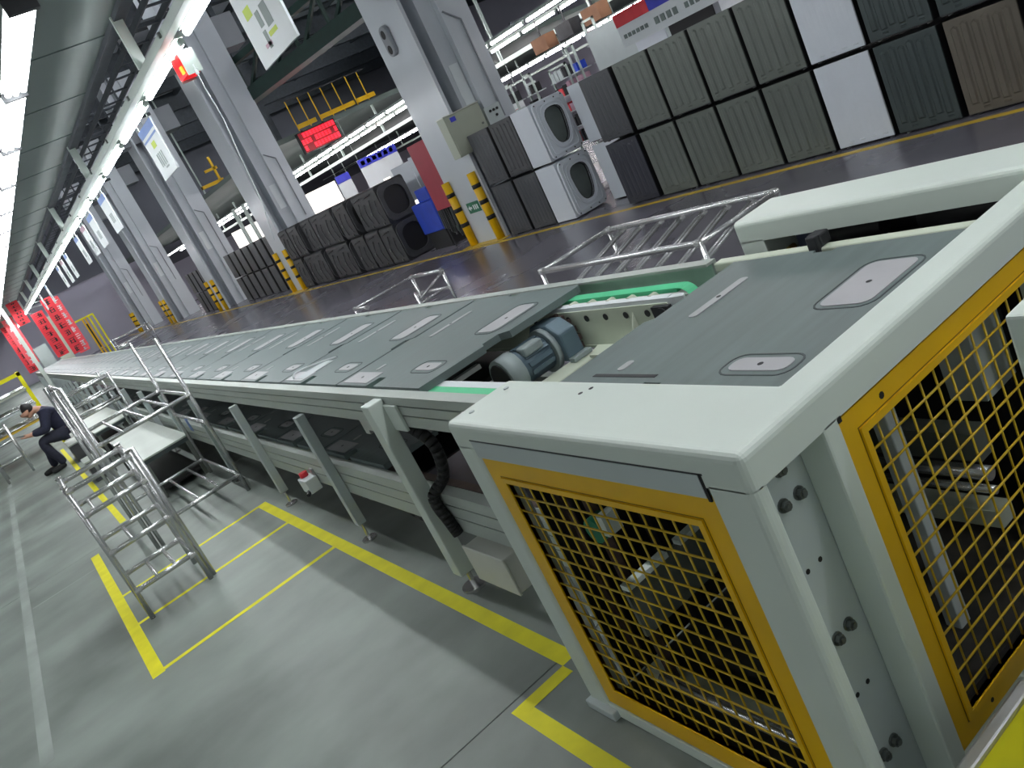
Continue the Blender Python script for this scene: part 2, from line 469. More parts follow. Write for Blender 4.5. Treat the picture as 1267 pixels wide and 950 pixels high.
def make_pallet():
    r = thing('conveyor_pallet', '', 'pallet')
    W, L = .86, .915
    poly = [(0, 0), (.33, 0), (.345, .035), (.43, .035), (.455, -.018), (.84, -.018), (W, -.005), (W, .47), (.84, .475), (.84, .545), (W, .55),
            (W, .88), (.86, L - .03), (.46, L - .03), (.44, L), (.10, L), (0, L), (0, .545), (.075, .535), (.075, .47), (0, .46)]
    build('plate', MB().prism(poly, 0, .03), M_PALLET, r, bevel=.0)
    def inset(p, holes):
        o = build('inset_plate', MB().prism(p, .0301, .0325), M_INSET, r)
        for hx, hy in holes:
            build('screw_hole', MB().tube((hx, hy, .032), (hx, hy, .0332), .008, 8), M_BLACK, o)
    inset(rrect(.455, .705, .11, .26, .03), [(.58, .185)])
    build('inset_groove', MB().ring(rrect(.437, .723, .092, .278, .045), rrect(.442, .718, .097, .273, .04), .0301, .0312), M_GROOVE, r)
    inset(rrect(.135, .195, .12, .30, .025), [(.165, .21)])
    build('inset_groove', MB().ring(rrect(.113, .217, .098, .322, .04), rrect(.118, .212, .103, .317, .036), .0301, .0312), M_GROOVE, r)
    inset(rrect(.02, .115, .58, .87, .005), [(.07, .73)])
    inset(rrect(.45, .71, .69, .725, .012), [(.58, .708)])
    inset(rrect(.135, .19, .69, .72, .012), [])
    return r


proto = make_pallet()
n = 0
for tier, zz, cnt in ((0, .931, 36), (1, .476, 14)):
    for i in range(cnt):
        o = proto if n == 0 else copy_tree(proto)
        o.location = (PX, 2.985 + .93 * i + (0 if tier == 0 else .9), zz)
        if tier == 0:
            o['label'] = 'grey pallet plate on the upper conveyor tier, %s from the motor gap' % ORD[i]
            o['group'] = 'pallets on the upper tier of the conveyor'
        else:
            o['label'] = 'shaded grey pallet plate on the dark lower conveyor tier, %s from the guard' % ORD[i]
            o['group'] = 'pallets on the lower tier of the conveyor'
        n += 1
o = copy_tree(proto)
o.location = (PX, 1.20, .931)
for ch in list(o.children):
    if ch.name.startswith('inset_plate') and min(c[0] for c in ch.bound_box) < .03:
        for g in list(ch.children):
            bpy.data.objects.remove(g)
        bpy.data.objects.remove(ch)
build('edge_notch', MB().box(.0, .012, .50, .80, .03, .0312).__class__().box(PX + .10, PX + .115, 1.72, 1.99, .9612, .9622), M_DARK, o)
o['label'] = 'large grey pallet plate lying inside the guarded transfer station in the foreground'
# film on a pallet
fm = MB().path([(1.20, 4.66, .970), (1.24, 4.76, .972), (1.30, 4.76, .972), (1.36, 4.68, .970), (1.41, 4.60, .970), (1.43, 4.53, .970)], .005, 6, 4)
fm.box(1.205, 1.40, 4.52, 4.66, .9636, .9644)
tag(build('plastic_film', fm, M_FILM, origin=(1.3, 4.6, .964)), 'crumpled strip of clear plastic film lying on the second pallet plate', 'film')

# ------------------------------------------------------------------ guard around the transfer station
G = thing('machine_guard', 'pale powder-coated guard frame with yellow mesh panels around the near end of the conveyor', 'machine guard', (1.64, 1.6, 0))
nc = build('top_cover', MB().prism([(.867, 1.055), (2.42, 1.055), (2.42, 2.20), (2.19, 2.20), (2.19, 1.155), (1.115, 1.155), (1.115, 2.175), (.867, 2.175)], .962, 1.042), M_WHITE, G, bevel=.018, seg=4, keep=lambda c: c.z > .97)
for px, py in ((1.06, 2.11), (.93, 2.11)):
    build('screw', MB().tube((px, py, 1.042), (px, py, 1.045), .009, 8), M_WHITE2, nc)
for px, py in ((1.075, 1.72), (1.05, 1.735)):
    build('screw_hole', MB().tube((px, py, 1.0415), (px, py, 1.0425), .007, 8), M_BLACK, nc)
build('corner_post', MB().box(.867, .955, 2.07, 2.175, .0, .965), M_WHITE, G, bevel=.018, seg=4, keep=lambda c: .02 < c.z < .95)
build('corner_post', MB().box(.867, .912, 1.055, 1.165, .0, .965), M_WHITE, G, bevel=.018, seg=4, keep=lambda c: .02 < c.z < .95 and c.y < 1.1)
build('back_post', MB().box(1.06, 1.10, 2.10, 2.165, .0, .96), M_DARK, G)  # dark colour stands in for shade on this inner post
build('sill', MB().box(.867, .90, 1.165, 2.07, .0, .045), M_WHITE, G, bevel=.004)
build('foot_bracket', MB().box(.845, .872, 2.03, 2.17, .0, .03), M_WHITE2, G, bevel=.004)
build('filler_plate', MB().box(.8645, .885, 1.180, 2.063, .938, .990), M_WHITE2, G)
build('seam', MB().box(.8660, .870, 1.168, 2.07, .990, .9935), M_DARK, G)
build('seam', MB().box(.8660, .870, 1.172, 1.180, .93, .9935), M_BLACK, G)
# side mesh panel facing the walkway
def mesh_panel(axis, pos, u0, u1, v0, v1, fw, pitch, name='mesh_panel', sign=-1):
    """yellow sheet frame with a raised lip and woven wires; axis 'x': the panel lies in the plane x = pos, 'y': in y = pos"""
    t = .004 * sign
    p = build(name, MB().ring([(u0, v0), (u1, v0), (u1, v1), (u0, v1)], [(u0 + fw, v0 + fw), (u1 - fw, v0 + fw), (u1 - fw, v1 - fw), (u0 + fw, v1 - fw)], pos, pos + t * 3, axis), M_YEL, G)
    l = .016
    a = fw - l
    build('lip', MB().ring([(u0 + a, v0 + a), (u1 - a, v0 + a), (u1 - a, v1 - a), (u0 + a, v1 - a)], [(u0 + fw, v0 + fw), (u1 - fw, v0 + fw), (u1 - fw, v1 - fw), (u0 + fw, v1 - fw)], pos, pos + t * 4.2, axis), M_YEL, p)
    lines = MB()
    d0, d1 = a - .001, a - .0035
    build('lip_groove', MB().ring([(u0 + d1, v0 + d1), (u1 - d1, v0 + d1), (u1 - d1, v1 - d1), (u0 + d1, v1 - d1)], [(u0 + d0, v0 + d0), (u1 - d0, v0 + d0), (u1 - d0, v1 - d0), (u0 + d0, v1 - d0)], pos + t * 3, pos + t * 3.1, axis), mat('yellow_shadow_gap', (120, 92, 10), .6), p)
    P = (lambda u, v, k: (pos + k, u, v)) if axis == 'x' else (lambda u, v, k: (u, pos + k, v))
    ua, ub, va, vb = u0 + fw - .006, u1 - fw + .006, v0 + fw - .006, v1 - fw + .006
    nu = int(round((ub - ua) / pitch))
    for k in range(1, nu):
        u = ua + (ub - ua) * k / nu
        build('wire', MB().tube(P(u, va, t), P(u, vb, t), .0028, 6), M_WIRE, p, smooth=True)
    nv = int(round((vb - va) / pitch))
    for k in range(1, nv):
        v = va + (vb - va) * k / nv
        build('wire', MB().tube(P(ua, v, t * 2.2), P(ub, v, t * 2.2), .0028, 6), M_WIRE, p, smooth=True)
    return p, P


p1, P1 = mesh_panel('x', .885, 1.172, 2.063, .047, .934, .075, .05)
# end face: top beam, recess, door post and mesh door
build('recess_web', MB().box(.905, 1.09, 1.135, 1.145, .0, .965), M_WHITE2, G)
dp = build('door_post', MB().box(1.075, 1.122, 1.055, 1.135, .0, .965), M_WHITE, G, bevel=.006, keep=lambda c: c.z < .95)
rw = [(1.011, .911, 1), (1.036, .841, 1), (.988, .844, 1), (1.023, .69, 0), (.982, .69, 0), (1.026, .524, 1), (.984, .52, 1), (1.016, .379, 0), (.977, .376, 0), (1.019, .213, 1), (.978, .21, 1)]
for bx, bz, big in rw:
    if big:
        b = build('bolt', MB().tube((bx, 1.135, bz), (bx, 1.131, bz), .0150, 14).tube((bx, 1.131, bz), (bx, 1.121, bz), .0115, 6).tube((bx, 1.121, bz), (bx, 1.117, bz), .007, 8), M_STEEL, G)
    else:
        build('bolt_hole', MB().tube((bx, 1.1355, bz), (bx, 1.134, bz), .006, 8), M_BLACK, G)
build('seam', MB().box(1.119, 1.129, 1.0535, 1.06, .952, .964), M_BLACK, G)
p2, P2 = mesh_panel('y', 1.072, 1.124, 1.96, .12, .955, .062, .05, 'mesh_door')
build('screw_hole', MB().tube((1.26, 1.06, .93), (1.26, 1.0592, .93), .008, 8), M_BLACK, p2)
build('screw_hole', MB().tube((1.26, 1.06, .145), (1.26, 1.0592, .145), .006, 8), M_BLACK, p2)
build('door_sill', MB().box(1.125, 1.97, 1.075, 1.13, .0, .05), M_WHITE, G)
build('door_post', MB().box(1.97, 2.42, 1.057, 1.16, .0, .965), M_WHITE, G)
# far cover with the dark opening
build('far_post', MB().box(2.19, 2.42, 2.085, 2.20, .0, .965), M_WHITE, G, bevel=.018, seg=4, keep=lambda c: .02 < c.z < .95 and c.y > 2.1)
build('far_panel', MB().box(2.40, 2.42, 1.16, 2.09, .0, .965), M_WHITE, G)
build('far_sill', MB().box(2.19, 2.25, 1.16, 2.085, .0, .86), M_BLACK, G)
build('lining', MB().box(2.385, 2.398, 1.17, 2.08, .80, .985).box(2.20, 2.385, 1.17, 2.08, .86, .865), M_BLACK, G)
build('air_cylinder', MB().tube((2.27, 1.22, .925), (2.27, 1.55, .925), .034, 14).tube((2.27, 1.68, .92), (2.27, 1.88, .92), .03, 14), M_BLACK, G, smooth=True)
build('cylinder_rod', MB().tube((2.255, 1.25, .962), (2.255, 1.50, .962), .004, 6).tube((2.255, 1.70, .953), (2.255, 1.84, .953), .004, 6), M_SIGN, G)
build('valve_block', MB().box(2.25, 2.31, 1.92, 2.0, .89, .95), mat('dark_blue_valve', (36, 44, 66), .4), G)
build('brass_fitting', MB().tube((2.23, 2.03, .90), (2.26, 2.03, .90), .012, 8), mat('brass', (170, 140, 80), .3, .8), G)
# transfer station frame below the plate
ts = thing('transfer_table', 'dark lift table with cream rails inside the guard under the large pallet plate', 'lift table', (1.64, 1.6, 0))
build('top_rail', MB().box(2.045, 2.09, 1.17, 2.20, .925, .958), M_CREAM, ts, bevel=.006)
build('stop_finger', MB().box(2.05, 2.10, 1.74, 1.79, .958, 1.0).box(2.035, 2.06, 1.745, 1.785, .94, 1.0), M_DARK, ts, bevel=.006)
build('top_rail', MB().box(1.19, 1.23, 1.17, 2.18, .885, .930), M_CREAM, ts)
build('cross_member', MB().box(1.18, 2.08, 1.24, 1.29, .84, .88).box(1.18, 2.08, 1.95, 2.0, .84, .88), M_DARK, ts)
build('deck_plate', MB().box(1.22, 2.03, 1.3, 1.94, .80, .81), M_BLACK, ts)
for lx, lyy in ((1.25, 1.28), (1.25, 2.0), (2.0, 1.28), (2.0, 2.0)):
    build('leg', MB().box(lx - .025, lx + .025, lyy - .025, lyy + .025, 0, .84), M_DARK, ts)
build('guide_post', MB().box(1.53, 1.575, 1.30, 1.345, 0, .80), M_WHITE2, ts, bevel=.004)
build('strut', MB().box(.925, 1.08, 1.735, 1.765, .515, .53), M_WHITE, ts)
build('strut', MB().box(1.13, 1.22, 1.735, 1.765, .515, .53), M_WHITE, ts)
build('strut_web', MB().box(.925, 1.22, 1.752, 1.765, .36, .515), M_PANELGREY, ts)
build('side_plate', MB().box(1.34, 1.355, 1.42, 1.92, .12, .62), M_DARK, ts)
build('chain_wheel', MB().tube((.955, 1.82, .67), (1.0, 1.82, .67), .038, 14), mat('green_motor_cap', (28, 120, 88), .4), ts, smooth=True)
build('wheel_bracket', MB().box(.96, 1.01, 1.76, 1.79, .66, .72), M_WHITE, ts)
build('guide_rod', MB().tube((.96, 1.25, .15), (.96, 1.85, .15), .017, 12), M_CHROME, ts, smooth=True)
build('guide_rod', MB().tube((1.70, 1.20, .435), (1.70, 1.60, .435), .02, 12), M_CHROME, ts, smooth=True)
build('guide_rod', MB().tube((1.70, 1.20, .385), (1.70, 1.60, .385), .012, 12), M_CHROME, ts, smooth=True)
build('side_beam', MB().box(1.68, 1.74, 1.20, 1.9, .48, .56), M_PANELGREY, ts)
build('side_beam', MB().box(1.68, 1.74, 1.20, 1.9, .28, .33), M_GREENBOX, ts)
build('base_rail', MB().box(1.0, 1.05, 1.25, 2.0, .05, .09), M_CREAM, ts)
build('base_beam', MB().box(1.30, 1.95, 1.5, 1.56, .56, .62), M_PANELGREY, ts)
build('base_plate', MB().box(.935, 2.17, 1.18, 2.06, .003, .045), mat('dusty_shade_base', (54, 52, 48), .8, 0, .5, (8, 8, 8)), ts)  # dusty plate, its colour darkened as shade inside the guard
build('drive_chain', MB().box(1.0, 1.02, 2.0, 2.03, .1, .8).box(1.0, 1.02, 1.86, 1.89, .1, .8), M_RUST, ts)
build('inner_panel', MB().box(2.10, 2.13, 1.2, 2.06, .05, .84), M_BLACK, ts)  # black colour stands in for the shade inside the guard
build('shade_backing', MB().box(.96, 2.08, 2.062, 2.068, .05, .84), M_BLACK, ts)  # black sheet added as painted shade behind the mesh
build('grey_box', MB().box(1.85, 2.0, 1.25, 1.35, .55, .80), M_WHITE2, ts)
# control pillar at the right edge and the yellow step in front of the door
cp = thing('control_pillar', 'pale square control pillar standing before the mesh door at the right edge', 'pillar', (1.32, .50, 0))
build('pillar_body', MB().box(1.185, 1.50, .30, .735, 0, 1.125), M_WHITE, cp, bevel=.006)
build('pillar_base', MB().box(1.18, 1.52, .28, .74, 0, .03), M_WHITE2, cp)
st = thing('floor_step', 'yellow-topped low step with a grey metal edge before the mesh door', 'step', (1.25, .75, 0))
build('step_top', MB().box(.92, 1.175, .55, .885, .315, .325), M_TAPE, st)
build('edge_trim', MB().box(.90, 1.18, .885, .915, .29, .335), M_ALU, st, bevel=.006)
build('step_body', MB().box(.93, 1.17, .56, .88, 0, .315), M_DARK, st)

# small boxes on the near rail
es = thing('emergency_stop', 'small white emergency stop box with a red button under the lower rail', 'switch', (1.08, 5.0, .28))
build('box', MB().box(1.02, 1.10, 4.95, 5.10, .27, .36), M_SIGN, es, bevel=.006)
build('button', MB().tube((1.06, 5.06, .36), (1.06, 5.06, .39), .026, 12), M_RED, es, smooth=True)
build('gland', MB().tube((1.02, 4.97, .29), (1.0, 4.95, .28), .014, 8), M_DARK, es)
build('bracket', MB().box(1.09, 1.1045, 4.97, 5.02, .30, .40), M_ALU, es)
jb = thing('junction_box', 'pale junction box hanging low beside the guard cabinet corner', 'box', (1.12, 2.95, .14))
build('box', MB().box(1.06, 1.20, 2.78, 3.10, .11, .27), M_BOX, jb, bevel=.006)
build('lid', MB().box(1.05, 1.062, 2.775, 3.105, .105, .275), M_BOX, jb, bevel=.004)
build('hanger_strap', MB().box(1.14, 1.16, 2.9, 2.94, .27, .2985), M_ALU, jb)

# ------------------------------------------------------------------ pipe racks
PR = .0165


def pipe(parent, a, b, r=PR, name='pipe', joint=True):
    o = build(name, MB().tube(a, b, r, 10), M_CHROME, parent, smooth=True)
    if joint:
        a, b = Vector(a), Vector(b)
        d = (b - a).normalized()
        j = MB()
        for p, s in ((a, 1), (b, -1)):
            j.tube(p - d * .004 * s, p + d * .035 * s, r * 1.22, 10)
        build('joint', j, M_JOINT, o)
    return o


# step rack in the marked bay
ra = thing('step_rack', 'small stainless pipe rack with four rungs standing in the yellow marked bay', 'rack', (.15, 5.8, 0))
for x in (-.05, .345):
    for y in (5.58, 6.08):
        pipe(ra, (x, y, 0), (x, y, .955), name='post', joint=False)
        build('cap', MB().tube((x, y, .955), (x, y, .965), PR * 1.3, 10), M_JOINT, ra, smooth=True)
for z in (.20, .48, .75, .925):
    for y in (5.58, 6.08):
        pipe(ra, (-.05, y, z), (.345, y, z), name='rung')
    for x in (-.05, .345) if z > .9 else (.345,):
        pipe(ra, (x, 5.58, z), (x, 6.08, z), name='side_bar')
    if z < .9:
        for x in (.10, .22) if z < .3 else ((.02,) if z > .6 else (.10,)):
            pipe(ra, (x, 5.58, z), (x, 6.08, z), .012, 'shelf_bar', joint=False)
pipe(ra, (.375, 5.62, 0), (.375, 5.62, .955), name='post', joint=False)

# tall rack behind it
rb = thing('shelf_rack', 'tall stainless pipe rack with two ladder-like shelves beside the conveyor', 'rack', (.7, 7.7, 0))
for x, y in ((1.03, 7.0), (1.03, 8.4), (.28, 7.0), (.28, 8.4), (.24, 7.0), (.24, 8.4)):
    pipe(rb, (x, y, 0), (x, y, 1.40), name='post', joint=False)
for z in (.15, .90):
    for y in (7.0, 8.4):
        pipe(rb, (.28, y, z), (1.03, y, z), name='shelf_rail')
    for x in (.48, .68, .86, 1.03):
        pipe(rb, (x, 7.0, z), (x, 8.4, z), .013, 'shelf_bar', joint=False)
pipe(rb, (1.03, 8.4, 1.395), (.93, 8.4, 1.40), name='shelf_rail', joint=False)
for x in (.28,):
    for z in (.5, 1.38):
        pipe(rb, (x, 7.0, z), (x, 8.4, z), name='side_bar')
build('tag_card', MB().box(1.01, 1.013, 7.75, 7.87, .52, .64), M_PRINTB, rb)
pipe(rb, (1.03, 7.0, .64), (1.03, 8.4, .64), name='side_bar')

# farther rack of the same kind
rc = thing('shelf_rack', 'distant stainless pipe rack with short rails beyond the low platforms', 'rack', (.7, 11.6, 0))
for x in (.42, .98):
    for y in (11.2, 12.4):
        pipe(rc, (x, y, 0), (x, y, 1.12), name='post', joint=False)
for z in (.78, .92, 1.08):
    for y in (11.2, 11.6):
        pipe(rc, (.42, y, z), (.98, y, z), name='shelf_rail', joint=False)
    pipe(rc, (.42, 11.2, z), (.42, 12.4, z), name='side_bar')

# rack behind the conveyor, right
rd = thing('roller_rack', 'stainless pipe rack with sloping paired rails standing behind the conveyor in the aisle', 'rack', (3.4, 4.1, 0))
for x in (3.10, 3.76):
    for y in (3.36, 4.90):
        pipe(rd, (x, y, 0), (x, y, .70), name='post', joint=False)
    pipe(rd, (x, 3.36, .69), (x, 4.90, .69), .02, 'top_bar')
for y in (3.36, 4.90):
    pipe(rd, (3.10, y, .69), (3.76, y, .69), name='top_bar')
    pipe(rd, (3.10, y, .28), (3.76, y, .28), name='low_bar')
for k in range(7):
    y = 3.55 + .2 * k
    for d in (-.018, .018):
        pipe(rd, (3.76, y + d, .665), (3.02, y + d - .05, .50), .0115, 'sloping_rail', joint=(d < 0))
pipe(rd, (3.02, 3.3, .48), (3.02, 4.85, .48), name='low_bar')

re_ = thing('floor_rack', 'low stainless pipe rack in the aisle before the black tubs', 'rack', (3.6, 8.2, 0))
for x, y in ((4.0, 8.83), (4.0, 8.07), (3.25, 8.88), (3.4, 7.6)):
    pipe(re_, (x, y, 0), (x, y, .60), name='post', joint=False)
pipe(re_, (4.0, 8.83, .6), (4.0, 8.07, .6), .02, 'top_bar')
pipe(re_, (3.25, 8.88, .6), (4.0, 8.83, .6), .012, 'top_bar')
pipe(re_, (3.25, 8.88, .6), (3.22, 8.45, .6), .02, 'top_bar')
pipe(re_, (4.0, 8.07, .58), (3.4, 7.6, .52), .014, 'top_bar')
pipe(re_, (4.0, 8.2, .40), (3.3, 8.0, .40), .016, 'low_bar')
pipe(re_, (4.0, 8.75, .40), (4.0, 8.1, .40), .016, 'low_bar')

# ------------------------------------------------------------------ low platforms beside the conveyor
for lab, x0, x1, y0, y1, z in (('nearer pale low platform beside the conveyor, behind the tall rack', .56, 1.04, 8.46, 11.0, .42), ('farther pale low platform beside the conveyor legs', .56, 1.04, 12.6, 16.5, .42)):
    t = thing('low_platform', lab, 'platform', ((x0 + x1) / 2, y0, 0))
    build('top', MB().box(x0, x1, y0, y1, z - .015, z), M_TABLE, t)
    build('frame', MB().box(x0 + .005, x1 - .005, y0 + .005, y0 + .04, z - .055, z - .015).box(x0 + .005, x1 - .005, y1 - .04, y1 - .005, z - .055, z - .015).box(x0 + .005, x0 + .04, y0, y1, z - .055, z - .015), M_PANELSLATE, t)
    for lx in (x0 + .03, x1 - .03):
        for yy in (y0 + .03, y1 - .03):
            build('leg', MB().box(lx - .02, lx + .02, yy - .02, yy + .02, 0, .365), M_PANELGREY, t)
    build('shelf', MB().box(x0 + .02, x1 - .02, y0 + .04, y1 - .04, .06, .08), M_BLACK, t)
cb = thing('seat_block', 'dark grey block that the seated person sits on', 'block', (.4, 14.45, 0))
build('body', MB().box(.24, .54, 14.1, 14.9, 0, .265), M_PANELCHAR, cb, bevel=.01)
build('lid', MB().box(.23, .55, 14.08, 14.92, .265, .285), M_TABLE, cb, bevel=.004)
b2 = thing('small_crate', 'small pale-topped crate on the floor by the rack posts, near the seated person', 'crate', (.36, 11.8, 0))
build('body', MB().box(.24, .50, 11.5, 12.0, 0, .26), M_PANELCHAR, b2, bevel=.008)
build('lid', MB().box(.23, .51, 11.49, 12.01, .26, .28), M_TABLE, b2)

# ------------------------------------------------------------------ seated person
def skin(name, chains, m, parent, sub=2):
    """chains: lists of (x, y, z, r); a chain's first point equal to an existing one joins there"""
    vs, es, rs, ix = [], [], [], {}
    for ch in chains:
        prev = None
        for (x, y, z, r) in ch:
            k = (round(x, 3), round(y, 3), round(z, 3))
            if k not in ix:
                ix[k] = len(vs)
                vs.append(Vector((x, y, z)))
                rs.append(r)
            if prev is not None and prev != ix[k]:
                es.append((prev, ix[k]))
            prev = ix[k]
    me = bpy.data.meshes.new(name + '_cage')
    me.from_pydata(vs, es, [])
    o = bpy.data.objects.new(name + '_cage', me)
    COL.objects.link(o)
    md = o.modifiers.new('skin', 'SKIN')
    md.use_smooth_shade = True
    for i, sv in enumerate(me.skin_vertices[0].data):
        r = rs[i]
        sv.radius = r if isinstance(r, tuple) else (r, r)
        sv.use_root = (i == 0)
    s = o.modifiers.new('sub', 'SUBSURF')
    s.levels = s.render_levels = sub
    dg = bpy.context.evaluated_depsgraph_get()
    out = bpy.data.meshes.new_from_object(o.evaluated_get(dg))
    bpy.data.objects.remove(o)
    out.name = name
    loc = Vector((0, 0, 0))
    q = parent
    while q is not None:
        loc += q.location
        q = q.parent
    for v in out.vertices:
        v.co -= loc
    for p in out.polygons:
        p.use_smooth = True
    out.materials.clear()
    out.materials.append(m)
    ob = bpy.data.objects.new(name, out)
    COL.objects.link(ob)
    ob.parent = parent
    return ob


pe = thing('person', 'person in dark navy work clothes sitting hunched forward looking at a phone', 'person', (.2, 14.45, 0))
Y = 14.45
pel = (.38, Y, .45, .095)
sp1, sp2, ch, nk = (.36, Y, .60, .095), (.31, Y, .74, .115), (.25, Y, .86, .105), (.17, Y, .945, .055)
hd = [(.12, Y, .965, .055), (.075, Y, .955, .08), (.035, Y, .985, .092), (.01, Y, 1.02, .075)]
ch_all = [[pel, sp1, sp2, ch, nk] + hd]
ch_all.append([hd[1], (.02, Y, .90, .05)])                       # jaw
ch_all.append([hd[2], (-.062, Y, .955, .013)])                   # nose
limbs = {}
for s in (-1, 1):
    sh, el, wr = (.24, Y + .17 * s, .86, .055), (.13, Y + .22 * s, .63, .045), (-.08, Y + .07 * s, .655, .03)
    palm, kn = (-.13, Y + .055 * s, .665, .03), (-.165, Y + .05 * s, .67, .025)
    ch_all.append([ch, sh, el, wr, palm, kn])
    for k in range(4):
        b = (-.175, Y + (.05 + .018 * (k - 1.5)) * s, .668, .0095)
        ch_all.append([kn, b, (-.20 - .006 * (k in (1, 2)), b[1] - .005 * s, .675, .009), (-.212 - .008 * (k in (1, 2)), b[1] - .012 * s, .688, .0075)])
    ch_all.append([palm, (-.14, Y + .022 * s, .69, .010), (-.165, Y + .012 * s, .705, .009)])
    hp, kne, an = (.30, Y + .10 * s, .46, .085), (-.02, Y + .12 * s, .50, .062), (.07 if s < 0 else -.04, Y + .11 * s, .09, .032)
    ch_all.append([pel, hp, (.14, Y + .11 * s, .485, .075), kne, (.005, Y + .115 * s, .32, .055), an, (an[0] - .10, an[1], .045, .036), (an[0] - .17, an[1], .035, .03)])
    ch_all.append([hd[2], (.05, Y + .095 * s, .965, .016)])      # ears
    limbs[s] = (sh, el, wr, hp, kne, an)
body = skin('body', ch_all, M_SKIN, pe)
jk = [[(.385, Y, .39, .155), (.365, Y, .58, .155), (.315, Y, .73, .17), (.25, Y, .86, .14), (.19, Y, .925, .075)]]
for s in (-1, 1):
    sh, el, wr = limbs[s][:3]
    jk.append([jk[0][3], (.235, Y + .175 * s, .865, .085), (el[0], el[1], el[2], .068), (wr[0] + .02, wr[1] + .015 * s, wr[2], .046)])
skin('jacket', jk, M_FABRIC, pe)
tr = [[(.365, Y, .53, .15), (.38, Y, .45, .15)]]
for s in (-1, 1):
    sh, el, wr, hp, kne, an = limbs[s]
    tr.append([(.38, Y, .45, .15), (hp[0], hp[1], hp[2], .105), (.14, Y + .11 * s, .485, .094), (kne[0], kne[1], kne[2], .080), (.005, Y + .115 * s, .32, .074), (an[0], an[1], .15, .062), (an[0], an[1], .06, .060)])
skin('trousers', tr, M_TROUSER, pe)
for s in (-1, 1):
    an = limbs[s][5]
    skin('shoe', [[(an[0] + .03, an[1], .06, .048), (an[0] - .06, an[1], .05, .050), (an[0] - .15, an[1], .042, .044), (an[0] - .20, an[1], .035, .034)]], M_BLACK, pe)
skin('hair', [[(.15, Y, 1.0, .05), (.115, Y, 1.005, .08), (.07, Y, 1.01, .10), (.03, Y, 1.04, .095), (-.015, Y, 1.05, .06)]], M_HAIR, pe)
for s in (-1, 1):
    build('eye', MB().tube((-.047, Y + .032 * s, .98), (-.053, Y + .032 * s, .978), .011, 8), M_BLACK, pe)
build('mouth', MB().box(-.047, -.04, Y - .022, Y + .022, .908, .914), mat('lips', (150, 90, 84), .5), pe)
ph = thing('phone', 'dark phone held in both hands by the seated person', 'phone', (-.17, 14.45, .69))
build('case', MB().bar((-.20, Y - .04, .706), (-.20, Y + .04, .706), .14, .008, (.3, 0, 1)), M_BLACK, ph)
build('screen', MB().bar((-.20, Y - .036, .711), (-.20, Y + .036, .711), .12, .002, (.3, 0, 1)), M_DARK, ph)


# ------------------------------------------------------------------ stacked machine cabinets along the aisle
def make_cabinet(m, ribs=6, fine=False, dx=.6):
    """one washing machine shell lying ribbed side out: front face in the plane x = 0 looking to -x, y 0..0.62, z 0..0.835"""
    r = thing('machine_cabinet', '', 'cabinet')
    W, H = .588, .822
    build('shell', MB().box(.012, dx, .004, W - .004, .012, H - .006), M_BLACK, r)
    p = MB().box(0, .02, 0, W, .02, H)
    side = build('side_panel', p, m, r, bevel=.006)
    if ribs:
        rb_ = MB()
        n = ribs
        for k in range(n):
            c = .082 + (W - .164) * k / (n - 1)
            hw = .034 if n < 7 else .024
            z1 = H - (.075 if k % 2 else .055)
            z0 = .10 if k % 2 else .085
            d = .012 if not fine else (.0012 if m is M_PANELWHITE else .004)
            lo = [(0, c - hw, z0), (0, c + hw, z0), (0, c + hw, z1), (0, c, z1 + .02), (0, c - hw, z1)]
            hi = [(-d, c - hw * .6, z0 + .012), (-d, c + hw * .6, z0 + .012), (-d, c + hw * .6, z1 - .012), (-d, c, z1 + .004), (-d, c - hw * .6, z1 - .012)]
            rb_.add(lo + hi, [(5, 6, 7, 8, 9)] + [(i, (i + 1) % 5, 5 + (i + 1) % 5, 5 + i) for i in range(5)])
            if k % 2 == 0:
                build('rib_dimple', MB().add([(0, c - .03, .05), (0, c + .03, .05), (0, c + .03, .068), (0, c - .03, .068), (-.006, c - .02, .056), (-.006, c + .02, .056), (-.006, c + .02, .062), (-.006, c - .02, .062)], [(4, 5, 6, 7), (0, 1, 5, 4), (1, 2, 6, 5), (2, 3, 7, 6), (3, 0, 4, 7)]), m, side)
        build('ribs', rb_, m, side)
    for yy in (.06, W - .06):
        build('foot', MB().tube((.05, yy, 0), (.05, yy, .02), .02, 8), M_STEEL, r)
    return r


PROT = {}
XF = 7.2


def place_cabinet(kind, y, z, label, x=XF, group='stacked ribbed cabinets along the aisle'):
    mats_ = {'olive': (M_PANELGREY, 5, False), 'char': (M_PANELCHAR, 6, True), 'slate': (M_PANELSLATE, 6, False), 'brown': (M_PANELBROWN, 6, False),
             'white': (M_PANELWHITE, 8, True), 'plain': (M_PANELWHITE, 0, False), 'dark': (M_PANELDARK, 6, True), 'grey': (M_TUB2, 5, False)}
    if kind not in PROT:
        PROT[kind] = make_cabinet(*mats_[kind])
        o = PROT[kind]
    else:
        o = copy_tree(PROT[kind])
    o.location = (x, y, z)
    o['label'] = label
    o['group'] = group
    return o


